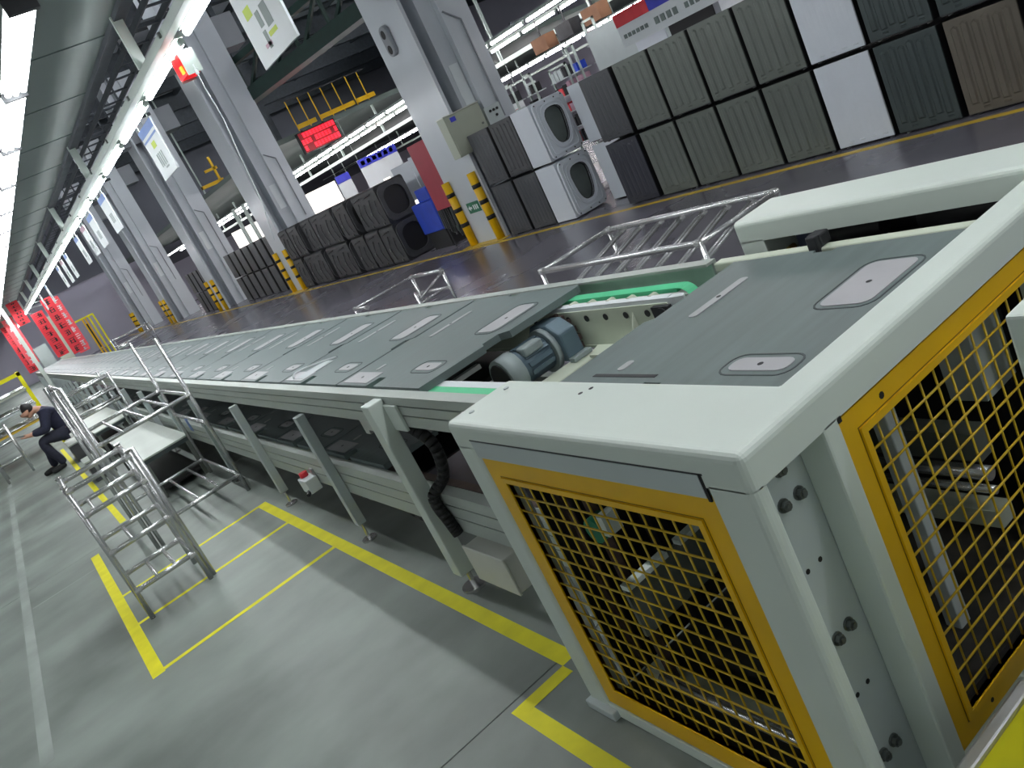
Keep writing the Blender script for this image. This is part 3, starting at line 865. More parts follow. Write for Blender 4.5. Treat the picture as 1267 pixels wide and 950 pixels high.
HS = .85
stacks = [
    (2.98, 'brown', 'brown', 'in the rightmost stack, cut by the frame edge'),
    (3.64, 'brown', 'slate', 'in the two-coloured stack of brown below slate'),
    (4.29, 'slate', 'slate', 'in the stack just right of the white pair'),
    (4.93, 'white', 'white', 'in the stack between olive and slate ones'),
    (5.57, 'olive', 'olive', 'in the stack just left of the white pair'),
    (6.21, 'olive', 'olive', 'in the second stack left of the white pair'),
    (6.85, 'olive', 'olive', 'in the third stack left of the white pair'),
    (7.49, 'olive', 'olive', 'in the leftmost of the four olive stacks'),
    (8.16, 'dark', 'char', 'in the stack left of all the olive ones'),
    (10.43, 'char', 'grey', 'between the white door shells and the column stack'),
    (11.09, 'char', 'char', 'in the stack touching the nearest column'),
]
names = {'brown': 'brown-grey', 'slate': 'slate-green', 'white': 'white', 'olive': 'olive-grey', 'dark': 'blue-black', 'char': 'charcoal', 'grey': 'dark grey'}
for y, lo, hi, where in stacks:
    place_cabinet(lo, y, 0, 'lower %s ribbed cabinet, %s' % (names[lo], where))
    place_cabinet(hi, y, HS, 'upper %s ribbed cabinet, %s' % (names[hi], where))
place_cabinet('plain', 9.06, 0, 'plain white cabinet set back, lower one right of the door openings', x=7.72)
place_cabinet('plain', 9.06, HS, 'plain white cabinet set back, upper one right of the door openings', x=7.72)
for k, z in enumerate((0, HS)):
    c = thing('washer_cabinet', 'white washing machine shell with an oval door opening facing us, %s of the pair' % ('lower', 'upper')[k], 'cabinet', (7.2, 9.95, z), 'white washing machine shells with door openings')
    build('shell', MB().box(7.2, 7.80, 9.93, 10.40, z + .015, z + .83), M_PANELWHITE, c, bevel=.006)
    def hole(r0, n=24):
        pts = []
        for q in range(n):
            t = 2 * PI * q / n
            cx, cz = math.cos(t), math.sin(t)
            v = math.copysign(abs(cz) ** .62, cz)
            wd_ = (.155 + .03 * v) + r0
            pts.append((7.515 + wd_ * math.copysign(abs(cx) ** .75, cx), z + .44 + (.255 + r0) * v))
        return pts
    def frame(a0, a1, b0, b1, n=24):
        pts = []
        for q in range(n):
            t = 2 * PI * q / n
            cx, cz = math.cos(t), math.sin(t)
            pts.append(((a0 + a1) / 2 + (a1 - a0) / 2 * math.copysign(abs(cx) ** .22, cx), (b0 + b1) / 2 + (b1 - b0) / 2 * math.copysign(abs(cz) ** .22, cz)))
        return pts
    inn = hole(0)
    fp = build('front_panel', MB().ring(frame(7.205, 7.80, z + .02, z + .826), hole(.0), 9.90, 9.86, 'y'), M_PANELWHITE, c, bevel=.008)
    build('door_recess', MB().ring(hole(.075), hole(.045), 9.861, 9.848, 'y'), M_PANELWHITE, fp, bevel=.004)
    build('panel_crease', MB().ring(frame(7.25, 7.755, z + .07, z + .776), frame(7.268, 7.737, z + .088, z + .758), 9.861, 9.850, 'y'), M_PANELWHITE, fp, bevel=.003)
    build('hole_wall', MB().ring(hole(.006), hole(.0), 9.93, 9.86, 'y'), M_BLACK, fp)
    build('door_opening', MB().prism(inn, 9.92, 9.929, 'y'), M_GLASSDK, c)
    for u in (7.25, 7.45, 7.62, 7.75):
        build('screw', MB().tube((u, 9.86, z + .055), (u, 9.853, z + .055), .010, 8), M_BLACK, fp)
        build('screw', MB().tube((u, 9.86, z + .79), (u, 9.853, z + .79), .010, 8), M_BLACK, fp)
# control boxes on the nearest column
kb = thing('wall_cabinet', 'pale green-grey control cabinet hung on the nearest column', 'cabinet', (7.4, 11.9, 1.45))
build('body', MB().box(7.02, 7.72, 11.78, 12.0, 1.43, 2.07), M_GREENBOX, kb, bevel=.006)
build('door', MB().box(7.04, 7.70, 11.77, 11.782, 1.45, 2.05), M_GREENBOX, kb)
build('rain_lip', MB().box(7.01, 7.73, 11.76, 12.0, 2.07, 2.085), M_BOX, kb)
build('nameplate', MB().box(7.12, 7.22, 11.762, 11.77, 1.96, 2.03), M_NAVY, kb)
build('lock', MB().tube((7.64, 11.77, 1.75), (7.64, 11.755, 1.75), .018, 8), M_STEEL, kb)
kb2 = thing('push_button_box', 'small grey push button box with four buttons on the nearest column', 'box', (8.0, 11.9, 1.7))
build('body', MB().box(7.80, 8.12, 11.84, 12.0, 1.66, 1.94), M_WHITE2, kb2, bevel=.005)
for bx, bz in ((7.90, 1.86), (7.97, 1.86), (8.04, 1.86), (7.99, 1.77)):
    build('button', MB().tube((bx, 11.84, bz), (bx, 11.825, bz), .022, 8), M_BLACK, kb2)
ex = thing('exit_sign', 'small green evacuation sign low on the nearest column between its striped guards', 'sign', (7.29, 12.5, .6))
build('plate', MB().box(7.285, 7.298, 12.38, 12.76, .52, .70), M_EXIT, ex)
pm = MB().prism([(12.74, .61), (12.68, .66), (12.68, .63), (12.62, .63), (12.62, .59), (12.68, .59), (12.68, .56)], 7.283, 7.2852, 'x')
for k in range(3):
    pm.box(7.283, 7.2852, 12.42 + k * .06, 12.455 + k * .06, .57, .65)
build('arrow_print', pm, M_SIGN, ex)

# ------------------------------------------------------------------ black tubs between the first two columns
def make_tub():
    r = thing('machine_tub', '', 'tub')
    W, H, D = .70, .80, .70
    build('casing', MB().prism(rrect(0, D, .0, H, .06), .0, W, 'y'), M_TUB, r)
    build('rim', MB().ring(rrect(.02, D - .02, .03, H - .03, .16, 5), rrect(.10, D - .10, .12, H - .12, .2, 5), -.05, 0, 'y'), M_TUB2, r)
    build('drum_mouth', MB().prism(rrect(.10, D - .10, .12, H - .12, .2, 5), -.012, -.002, 'y'), M_BLACK, r)
    for a, b in (((-.012, .12, .12), (-.012, .16, .55)), ((-.012, .45, .10), (-.012, .40, .60)), ((-.012, .25, .70), (-.012, .60, .66))):
        build('hose', MB().path([a, ((a[0] + b[0]) / 2 - .02, (a[1] + b[1]) / 2 + .05, (a[2] + b[2]) / 2), b], .009, 6, 3), M_PANELCHAR, r, smooth=True)
    build('clip', MB().box(-.02, 0, .2, .24, .04, .09).box(-.02, 0, .55, .58, .3, .36), M_STEEL, r)
    return r


tp = make_tub()
TROWS = [(15.72, 0, .0), (16.50, .0, .1), (17.42, .05, .0), (18.30, 0, .0), (19.12, .05, .05), (20.02, 0, .1), (20.80, .05, 0), (21.58, 0, 0)]
first = True
for i, (y, d0, d1) in enumerate(TROWS):
    for k in range(2):
        o = tp if first else copy_tree(tp)
        first = False
        o.location = (7.25 + (d0, d1)[k], y, .005 + .80 * k)
        o['label'] = 'black machine tub, %s layer, %s from the right in the pile' % (('bottom', 'top')[k], ORD[i])
        o['group'] = 'black tubs piled between the first two columns'
# dark cabinets between later columns
for ci, y in enumerate((24.2, 25.0, 25.8, 26.6, 27.4, 28.2, 29.0, 33.4, 34.2, 35.0, 35.8)):
    for k in range(2):
        place_cabinet('char', y, HS * k, '%s dark cabinet in the %s stack beyond the second column' % (('lower', 'upper')[k], ORD[ci]), x=7.6, group='distant dark cabinets beyond the second column')
# bay behind the tubs
bb = thing('blue_bin', 'bright blue plastic bin beside the tubs near the nearest column', 'bin', (7.9, 14.9, 0))
build('tub', MB().box(7.6, 8.2, 14.45, 15.3, .35, .95), M_BLUE, bb, bevel=.02)
build('tub', MB().box(7.65, 8.15, 14.5, 15.0, .952, 1.2), M_BLUE, bb, bevel=.02)
build('stand', MB().box(7.65, 8.15, 14.5, 15.25, 0, .35), M_BLACK, bb)
hb = thing('harness_rack', 'rack of hanging dark wire harnesses beside the nearest column', 'rack', (7.7, 13.7, 0))
build('frame', MB().tube((7.5, 13.4, 0), (7.5, 13.4, 1.25), .02).tube((7.5, 14.1, 0), (7.5, 14.1, 1.25), .02).tube((7.5, 13.4, 1.25), (7.5, 14.1, 1.25), .02), M_DARK, hb)
for k in range(24):
    y = 13.42 + .028 * k
    x = 7.52 + random.uniform(-.06, .14)
    build('harness', MB().path([(7.5, y, 1.25), (x - .03, y + random.uniform(-.03, .03), .8), (x - .05, y + random.uniform(-.05, .05), .12 + random.uniform(0, .3))], .022, 6, 3), (M_TUB2, M_PANELSLATE, M_TUB)[k % 3], hb)
rdp = tag(build('red_board', MB().box(7.302, 7.34, 13.15, 13.8, .75, 1.95), M_DRED, origin=(7.3, 13.5, .75)), 'dark red upright board fixed to the far side of the nearest column', 'board')
for i, (x, y, z0, z1, wd, lab) in enumerate(((9.2, 17.6, .9, 1.75, 1.0, 'white appliance panel behind the tubs, left of the blue bin'), (9.0, 16.2, .9, 1.8, 1.0, 'white appliance panel behind the tubs, just above the blue bin'))):
    t = thing('white_appliance', lab, 'panel', (x, y, 0))
    build('sheet', MB().box(x, x + .05, y, y + wd, z0, z1), M_PANELWHITE, t, bevel=.01)
    build('post', MB().box(x + .01, x + .04, y + .05, y + .1, 0, z0).box(x + .01, x + .04, y + wd - .1, y + wd - .05, 0, z0), M_DARK, t)

# ------------------------------------------------------------------ far production lines: lamp trunks, boards, deck
def lamp_row(label, x, z, y0, n, pitch, length, r, m, off=0.0, cat='lamp', group=None, near=60, wide=False, name='tube_lamp', clip=None):
    proto_ = None
    for i in range(n):
        y = y0 + pitch * i
        if proto_ is None:
            t = thing(name, '', cat, (x, y, z), group)
            if wide:
                for k, dx in enumerate((-.042, 0, .042)):
                    build('tube', MB().tube((x + dx, y, z), (x + dx, y + length - .06 + .02 * (k % 2), z), .017, 8), m, t, smooth=True)
                build('reflector', MB().box(x - .068, x + .068, y - .02, y + length - .02, z + .022, z + .05), M_HANG, t)
                build('end_cap', MB().box(x - .066, x + .066, y - .05, y - .02, z - .02, z + .05), M_DARK, t)
                for q in (.2, 1.0):
                    build('drop_rod', MB().box(x - .008, x + .008, y + q, y + q + .016, z + .05, 3.336), M_DARK, t)
            else:
                build('tube', MB().tube((x, y + .03, z), (x, y + length - .03, z), r, 8), m, t, smooth=True)
                build('end_cap', MB().tube((x, y, z), (x, y + .03, z), r * .95, 8), M_HANG, t)
                build('end_cap', MB().tube((x, y + length - .03, z), (x, y + length, z), r * .95, 8), M_HANG, t)
                build('batten', MB().box(x - r * 1.2, x + r * 1.2, y, y + length, z + r, z + r + .03), M_HANG, t)
                if clip:
                    build('bracket', MB().box(clip - .03, x + .01, y + QB, y + QB + .04, 2.991, 3.0), M_HANG, t)
                    build('bracket_stem', MB().box(x - .01, x + .01, y + QB, y + QB + .04, z + r + .03, 2.991), M_HANG, t)
            proto_ = t
        else:
            t = copy_tree(proto_)
            t.location = (x, y, z)
        t['label'] = '%s, %s from the near end' % (label, ORD[i])
    return proto_


lamp_row('wide three-tube lamp in the left row under the deck', .86, 2.97, 4.18, 38, 1.36, 1.30, .06, M_TUBEL, group='lamps of the left row', wide=True)
lamp_row('added wide fill lamp over the walkway left of the frame', -3.3, 2.97, -5.0, 9, 2.4, 1.30, .06, M_FILLW, group='added fill lamps over the walkway', wide=True)  # unseen row, added to brighten the faces towards the walkway
lamp_row('slim tube lamp beside the white conveyor lamp trunk', 1.835, 2.93, -4.35, 40, 1.40, 1.25, .024, M_TUBE, group='lamps along the white trunk', clip=1.762)
tk = thing('lamp_trunk', 'long white lamp trunk running over the conveyor on white hangers', 'lamp trunk', (1.74, 0, 2.93))
build('trunk', MB().box(1.70, 1.765, -6, 56, 2.935, 2.99), M_TRUNK, tk)
for i in range(17):
    y = -1.4 + 3.72 * i
    build('hanger', MB().box(1.69, 1.76, y - .012, y + .012, 2.99, 3.36), M_HANG, tk)
for i in range(46):
    y = -5.5 + 1.35 * i
    build('clip', MB().box(1.685, 1.70, y, y + .03, 2.955, 2.985), M_STEEL, tk)

for i, (x, y) in enumerate(((6.675, -4), (10.675, -4), (6.675, .5), (10.675, .5), (6.675, 5), (10.675, 5))):  # unseen lamps added to brighten the aisle and cabinets
    t = thing('high_bay_or_fill_lamp', 'added fill lamp over the aisle above the frame, %s from the near end' % ORD[i], 'lamp', (x, y, 8.1), 'added fill lamps above the frame')
    build('reflector', MB().box(x - .3, x + .3, y - .7, y + .7, 8.13, 8.2), M_HANG, t)
    for k in (-.15, .15):
        build('tube', MB().tube((x + k, y - .65, 8.1), (x + k, y + .65, 8.1), .03, 8), M_TUBE, t)
    build('rod', MB().box(x - .01, x + .01, y - .01, y + .01, 8.2, 8.996), M_TRUSS, t)

for i in range(9):  # added fill lamps, hidden by the trusses, to light roof and far wall
    y = 12.45 + 5 * i
    for k, x in enumerate((6.675, 14.675, 22.675)):
        t = thing('roof_fill_lamp', 'added roof fill lamp behind the %s roof truss, %s from the aisle' % (ORD[i], ORD[k]), 'lamp', (x, y, 8.86), 'added fill lamps tucked behind the trusses')
        build('tube', MB().tube((x - 1.4, y, 8.86), (x + 1.4, y, 8.86), .045, 8), M_TUBE, t)
        build('hanger', MB().box(x - .03, x + .03, y - .02, y + .02, 8.90, 8.996), M_TRUSS, t)

# other lines
for nm, xs, z, zt, xt, y0, n in (('second', (10.9, 12.15), 3.07, 2.75, 12.85, 8.6, 34), ('third', (22.9, 24.2), 3.07, 2.75, 26.5, 14.0, 26)):
    for k, x in enumerate(xs):
        lamp_row('tube lamp in the %s row beyond the aisle' % {'second0': 'front', 'second1': 'second', 'third0': 'third', 'third1': 'fourth'}[nm + str(k)], x, z, y0 + k * .5, n, 1.36, 1.25, .028, M_TUBEF, group='lamps of the %s line, %s row' % (nm, ('near', 'far')[k]))
    t = thing('lamp_trunk', 'white lamp trunk of the %s production line across the aisle' % nm, 'lamp trunk', (xt, 0, zt))
    build('trunk', MB().box(xt - .05, xt + .05, 2, 56, zt, zt + .10), M_HANG, t)
    for x in xs:
        build('lamp_rail', MB().box(x - .03, x + .03, 2, 56, 3.129, 3.16), M_HANG, t)
    for i in range(15):
        y = 3.5 + 3.6 * i
        build('hanger', MB().box(xt - .035, xt + .035, y - .03, y + .03, zt + .10, 9.1 if y < 24.8 else 3.748), M_HANG if y > 24.8 else M_HANG, t)
        build('cross_rail', MB().box(min(xs) - .1, xt, y - .03, y + .03, 3.16, 3.20), M_TRUSS, t)

sof = thing('mezzanine_deck', 'dark green-grey mezzanine deck over the second line, beyond the nearest column', 'deck', (16, 25, 3.8))
build('soffit', MB().box(8.9, 34, 25, 57.5, 3.75, 3.9), M_SOFFIT, sof)
for x in (10, 16, 22, 28):
    build('hanger_rod', MB().box(x - .08, x + .08, 26, 26.15, 3.9, 9.1), M_TRUSS, sof)
yr = thing('deck_railing', 'yellow safety railing along the edge of the mezzanine deck', 'railing', (12, 25, 3.9))
for x0, x1 in ((10.3, 10.95), (11.1, 12.35), (12.42, 13.1)):
    build('toe_board', MB().box(x0, x1, 25.02, 25.05, 3.95, 4.08), M_YEL, yr)
    k = x0
    while k < x1 + .01:
        build('post', MB().box(k - .013, k + .013, 25.02, 25.05, 3.902, 4.8), M_YEL, yr)
        k += .42
    build('hand_rail', MB().box(x0, x1, 25.02, 25.05, 4.78, 4.82), M_DARK, yr)
led = thing('led_display', 'glowing red LED display board hanging under the deck edge', 'display', (10.5, 24.8, 3.1))
build('case', MB().box(10.05, 11.35, 24.8, 24.95, 3.22, 3.84), M_BLACK, led)
lp = MB()
for r_ in range(3):
    for k in range(11):
        if random.random() < .82:
            x = 10.10 + k * .112
            zc = 3.29 + r_ * .185
            for q in range(3):
                lp.box(x, x + .085, 24.785, 24.80, zc + q * .05, zc + q * .05 + .028)
            lp.box(x + .03, x + .05, 24.785, 24.80, zc, zc + .13)
build('led_rows', lp, M_LEDRED, led)
build('led_field', MB().box(10.08, 11.32, 24.79, 24.80, 3.24, 3.82), mat('led_glow', (120, 8, 20), .5, emit=.5), led)
build('hanger', MB().box(10.3, 10.34, 24.94, 25.0, 3.78, 3.88).box(11.05, 11.09, 24.94, 25.0, 3.78, 3.88), M_DARK, led)


def board(name, label, cat, x0, x1, y, z0, z1, parts, m=M_SIGN, hang=None, ax='y'):
    t = thing(name, label, cat, ((x0 + x1) / 2, y, z0) if ax == 'y' else (y, (x0 + x1) / 2, z0))
    bx = (lambda a, b, c, d, e: MB().box(a, b, y - e, y - e + .01, c, d)) if ax == 'y' else (lambda a, b, c, d, e: MB().box(y - e, y - e + .01, a, b, c, d))
    build('panel', bx(x0, x1, z0, z1, 0), m, t)
    for nm, pm_, a, b, c, d in parts:
        build(nm, bx(x0 + (x1 - x0) * a, x0 + (x1 - x0) * b, z0 + (z1 - z0) * c, z0 + (z1 - z0) * d, .012), pm_, t)
    if hang:
        if ax == 'y':
            build('cord', MB().tube((x0 + .05, y, z1), (x0 + .05, y, hang), .006, 6).tube((x1 - .05, y, z1), (x1 - .05, y, hang), .006, 6), M_HANG, t)
        else:
            build('cord', MB().tube((y, x0 + .05, z1), (y, x0 + .05, hang), .006, 6).tube((y, x1 - .05, z1), (y, x1 - .05, hang), .006, 6), M_HANG, t)
    return t


def strokes(n, a0, a1, c0, c1, m, nm='printed_text'):
    return [(nm, m, a0 + (a1 - a0) * (k + .1) / n, a0 + (a1 - a0) * (k + .75) / n, c0, c1) for k in range(n)]


tag(build('lightbox', MB().box(9.5, 10.7, 34, 34.1, 0, 2.3), M_WINDOWLIT, origin=(10, 34, 0)), 'bright backlit opening seen between the second and third columns', 'light')
for i, x in enumerate((9.35, 9.75)):
    tag(build('white_post', MB().box(x, x + .12, 32, 32.12, 0, 3.0), M_HANG, origin=(x, 32, 0)), 'pale upright before the far backlit opening, %s one' % ('left', 'right')[i], 'post')
board('hanging_board', 'white board with a blue lettered header hanging beyond the tubs', 'board', 11.75, 13.2, 25.6, 1.45, 2.45, [('header', M_NAVY, 0, 1, .74, 1)] + strokes(6, .05, .95, .80, .94, M_SIGN), hang=3.752)
board('hanging_board', 'narrow white board with a blue header, left of the wider blue-headed one', 'board', 10.95, 11.45, 25.9, 1.4, 2.3, [('header', M_NAVY, 0, 1, .74, 1)], hang=3.752)
for i, (x, y, z0, z1, wd, m) in enumerate(((11.55, 24.0, .6, 1.6, .22, M_WINDOWLIT), (12.15, 24.0, .6, 1.6, .18, M_WINDOWLIT))):
    tag(build('lightbox', MB().box(x, x + wd, y, y + .05, z0 - .6, z1), m, origin=(x, y, 0)), 'bright backlit upright strip below the blue-headed board, %s one' % ('left', 'right')[i], 'light')
tag(build('lightbox', MB().box(10.25, 11.45, 27.2, 27.3, 0.0, 2.25), M_WINDOWLIT, origin=(10.8, 27.2, 0)), 'bright backlit opening just right of the second column above the tubs', 'light')
board('line_sign', 'long white sign with a red and blue header over the olive cabinets', 'sign', 9.15, 11.3, 10.5, 1.80, 2.34, [('blue_header', M_NAVY, 0, .62, .62, 1), ('red_header', M_RED, .62, 1, .62, 1)] + strokes(5, .04, .30, .22, .38, M_PRINTG) + strokes(4, .36, .62, .20, .40, M_PRINTG) + strokes(6, .68, .97, .24, .36, M_PRINTG), hang=9.1, ax='x')
board('red_sign', 'red lettered sign under the far lamp rows beside the nearest column', 'sign', 12.6, 13.8, 21.0, 1.95, 2.45, strokes(4, .08, .92, .3, .75, M_SIGN), m=M_RED, hang=9.1)
board('red_sign', 'upright red sign hanging below the far lamps, left of the dark red board', 'sign', 12.0, 12.35, 20.0, 1.2, 2.1, strokes(1, .25, .8, .1, .9, M_PRINTP), m=M_REDB, hang=9.1)
tag(build('lightbox', MB().box(11.1, 11.5, 18.6, 18.68, 0, 1.9), M_WINDOWLIT, origin=(11.3, 18.6, 0)), 'bright white lit upright panel beside the upright red sign', 'light')
board('info_board', 'white information board above the stacked tubs with grey print', 'board', 11.5, 12.3, 17.0, 1.35, 1.85, strokes(4, .1, .9, .3, .6, M_PRINTG), hang=9.1)
# back structures seen above the cabinets
t = thing('pale_enclosure', 'pale grey machine enclosure behind the olive cabinets', 'enclosure', (11.5, 11.8, 0))
build('body', MB().box(11.2, 12.6, 10.9, 12.9, 0, 2.35), M_WHITE2, t)
build('door', MB().box(11.18, 11.2, 11.0, 11.75, .1, 2.2), M_PANELWHITE, t)
build('window', MB().box(11.18, 11.2, 9.9, 10.9, 1.3, 1.9), M_BLACK, t)
build('side', MB().box(11.2, 12.6, 9.0, 10.9, 0, 2.1), M_COLDARK, t)
tag(build('lightbox', MB().box(11.0, 11.05, 9.15, 9.6, 0, 1.95), mat('white_acrylic', (240, 242, 248), .4), origin=(11, 9.3, 0)), 'white upright panel behind the olive cabinets under the sign', 'panel')
for i, (x, y, z0, z1, wd, m, lab) in enumerate((
        (11.4, 13.6, 0, 2.0, .25, M_BLUE, 'blue upright tool board behind the charcoal stack'),
        (11.4, 14.0, 0, 1.75, .6, M_REDB, 'pink-red parts rack behind the door shells'),
        (11.4, 15.2, 0, 1.9, .3, M_BLACK, 'dark parts rack left of the pink-red one'),
        (11.4, 16.0, 0, 1.9, .5, M_REDB, 'second pink-red parts rack, nearer the column'),
        (11.6, 13.0, 0, 2.25, .35, M_BLACK, 'dark monitor cabinet beside the lamp trunk'))):
    t = thing('parts_rack', lab, 'rack', (x, y, 0))
    z1 += .35
    build('upright', MB().box(x, x + .04, y, y + .04, 0, z1), M_HANG, t)
    build('upright', MB().box(x, x + .04, y + wd - .04, y + wd, 0, z1), M_HANG, t)
    build('top_bar', MB().box(x, x + .04, y, y + wd, z1 - .04, z1), M_HANG, t)
    zz = .55
    while zz < z1 - .2:
        build('shelf', MB().box(x - .06, x + .28, y, y + wd, zz - .02, zz), M_WHITE2, t)
        yy = y + .03
        while yy < y + wd - .1:
            q = random.uniform(.07, .13)
            build('bin', MB().box(x - .05, x + .2, yy, yy + q, zz, zz + random.uniform(.12, .24)), random.choice((m, m, M_BLACK, M_PRINTP, M_DARK, M_WHITE2)), t)
            yy += q + .03
        zz += .32
for i, (y, m) in enumerate(((13.2, mat('brown_carton', (120, 84, 60), .7)), (14.1, M_DARK), (15.0, mat('brown_carton', (120, 84, 60), .7)))):
    t = thing('hanging_box', '%s box hung under the front lamp row above the door shells, %s from the right' % (('brown', 'dark', 'brown')[i], ORD[i]), 'box', (12.15, y, 2.5))
    build('body', MB().box(12.0, 12.3, y, y + .5, 2.50, 2.80), m, t)
    build('strap', MB().box(12.08, 12.1, y + .2, y + .24, 2.80, 3.128), M_DARK, t)

wf = thing('wall_speaker', 'grey oval fitting with two dark openings high on the nearest column', 'fitting', (7.28, 12.66, 3.5))
build('body', MB().prism(rrect(12.54, 12.78, 3.26, 3.74, .11, 5), 7.22, 7.298, 'x'), M_COLDARK, wf, bevel=.015)
for zc in (3.37, 3.61):
    build('opening', MB().prism([(12.66 + .06 * math.cos(k * PI / 6), zc + .07 * math.sin(k * PI / 6)) for k in range(12)], 7.212, 7.221, 'x'), M_BLACK, wf)
yf = thing('hoist_frame', 'yellow hoist frame hanging far back between the second and third columns', 'frame', (11.6, 40, 4.5))
build('post', MB().box(11.9, 12.0, 40, 40.1, 4.6, 5.8), M_YEL, yf)
build('post', MB().box(11.0, 11.06, 40, 40.06, 4.4, 9.2), M_HANG, yf)
build('beam', MB().box(11.0, 12.1, 40, 40.1, 4.6, 4.75), M_YEL, yf)
build('beam', MB().box(11.5, 12.1, 40, 40.1, 5.2, 5.32), M_YEL, yf)
# overhead green girder
gg = thing('overhead_girder', 'dark green overhead truss girder slanting behind the nearest column', 'girder', (9.4, 18.5, 5))
a, b = Vector((8.25, 24.0, 4.95)), Vector((10.9, 13.5, 5.0))
build('chord', MB().bar(a, b, .45, .34), M_GTRUSS, gg)
build('chord', MB().bar(a + Vector((0, 0, .9)), b + Vector((0, 0, .9)), .2, .16), M_GTRUSS, gg)
for k in range(8):
    p = a.lerp(b, k / 8)
    q = a.lerp(b, (k + 1) / 8)
    build('brace', MB().bar(p, q + Vector((0, 0, .9)), .08, .08), M_GTRUSS, gg)
    build('post', MB().bar(p, p + Vector((0, 0, .9)), .08, .08), M_GTRUSS, gg)
# pipes and trays under the roof
for i, (x, z, y0, y1) in enumerate(((2.7, 4.3, 2, 50), (4.4, 5.2, 6, 56))):
    t = thing('cable_tray', 'dark cable ladder under the roof, %s one' % ('lower, close to the deck edge', 'higher, over the aisle')[i], 'cable tray', (x, y0, z))
    build('side_rail', MB().box(x - .22, x - .19, y0, y1, z, z + .1), M_TRUSS, t)
    build('side_rail', MB().box(x + .19, x + .22, y0, y1, z, z + .1), M_TRUSS, t)
    k = y0
    while k < y1:
        build('rung', MB().box(x - .2, x + .2, k, k + .05, z + .02, z + .05), M_TRUSS, t)
        k += .9
    k = y0
    while k < y1:
        build('hanger', MB().box(x - .22, x - .19, k, k + .03, z + .1, 8.5).box(x + .19, x + .22, k, k + .03, z + .1, 8.5), M_TRUSS, t)
        k += 3.6
for i, (y, z) in enumerate(((17, 6.0), (27, 6.2), (37, 6.2))):
    t = thing('service_frame', 'dark hanging pipe frame under the roof, %s from this end' % ORD[i], 'frame', (5, y, z))
    for x in (2.6, 3.4, 4.2, 5.0, 5.8, 6.6):
        build('rod', MB().box(x - .025, x + .025, y - .025, y + .025, z, 8.5), M_TRUSS, t)
    build('cross_pipe', MB().tube((2.2, y, z), (7.2, y, z), .05, 8), M_TRUSS, t)
    build('cross_pipe', MB().tube((2.2, y + .4, z + .6), (7.2, y + .4, z + .6), .04, 8), M_TRUSS, t)
for i, (x, y, z) in enumerate(((10.675, 17.5, 6.6), (14.675, 21, 6.5), (4.675, 28.5, 6.9), (4.675, 38.5, 6.9), (10.675, 33, 7.4))):  # the last three are added to brighten the far hall
    t = thing('high_bay_or_fill_lamp', 'small lit lamp high under the dark roof, %s' % ('left of the two by the girder', 'right of the two by the girder', 'added for fill before the third column', 'added for fill before the fourth column', 'added for fill deep behind the second column')[i], 'lamp', (x, y, z))
    build('shade', MB().box(x - .3, x + .3, y - .06, y + .06, z + .05, z + .12), M_HANG, t)
    build('tube', MB().box(x - .28, x + .28, y - .03, y + .03, z, z + .05), M_TUBE, t)
    build('rod', MB().box(x - .01, x + .01, y - .01, y + .01, z + .12, 8.996), M_TRUSS, t)

# ------------------------------------------------------------------ hanging signs along the trunk
SY = [(3.85, .53), (6.81, .54), (9.97, .50), (11.32, .48), (12.28, .42), (13.33, .42), (15.45, .42), (16.39, .42), (17.43, .42), (21.52, .42), (24.31, .42)]
for i, (y, wd) in enumerate(SY):
    x, z0, z1 = 1.80, 2.43, (2.80 if i == 0 else 2.83)
    t = thing('hanging_sign', ('large white printed sign hanging at the top edge nearest the camera', 'white printed sign with a blue heading hanging beside the red beacon')[i] if i < 2 else 'white sign hanging from the lamp trunk, %s from the camera' % ORD[i], 'sign', (x, y, z0), 'signs hanging from the lamp trunk')
    build('board', MB().box(x - .006, x + .006, y, y + wd, z0, z1), M_HSIGN, t)
    for yy in (y + .05, y + wd - .05):
        build('wire', MB().tube((x, yy, z1), (x, yy, 2.905), .004, 6), M_HANG, t)
    def pr(nm, m, a, b, c, d, t=t, y=y, wd=wd, z0=z0, z1=z1, x=x):
        mb = MB()
        for s in (-1, 1):
            mb.box(x + .0065 * s - .0008, x + .0065 * s + .0008, y + wd * a, y + wd * b, z0 + (z1 - z0) * c, z0 + (z1 - z0) * d)
        build(nm, mb, m, t)
    if i == 0:
        pr('picture', M_PRINTG, .30, .46, .34, .62); pr('picture', M_PRINTG, .52, .62, .40, .60); pr('picture', M_PRINTG, .56, .64, .14, .36)
        pr('printed_text', M_PRINTL, .30, .52, .24, .30); pr('printed_text', M_PRINTP, .54, .72, .17, .22); pr('printed_text', M_PRINTL, .66, .84, .60, .74)
    elif i == 1:
        pr('heading', M_PRINTB, 0, 1, .84, 1); pr('printed_text', M_PRINTB, .04, .96, .74, .78)
        pr('printed_text', M_PRINTL, .38, .62, .56, .68)
        for k in range(4):
            pr('printed_text', M_PRINTG, .30 + .11 * k, .36 + .11 * k, .20, .46)
        pr('printed_text', M_PRINTG, .30, .52, .14, .17)
    else:
        pr('heading', (M_PRINTB, M_PRINTP, M_PRINTB)[i % 3], 0, 1, .84, 1)
        for k in range(3):
            pr('printed_text', M_PRINTG, .30 + .14 * k, .38 + .14 * k, .25, .5)
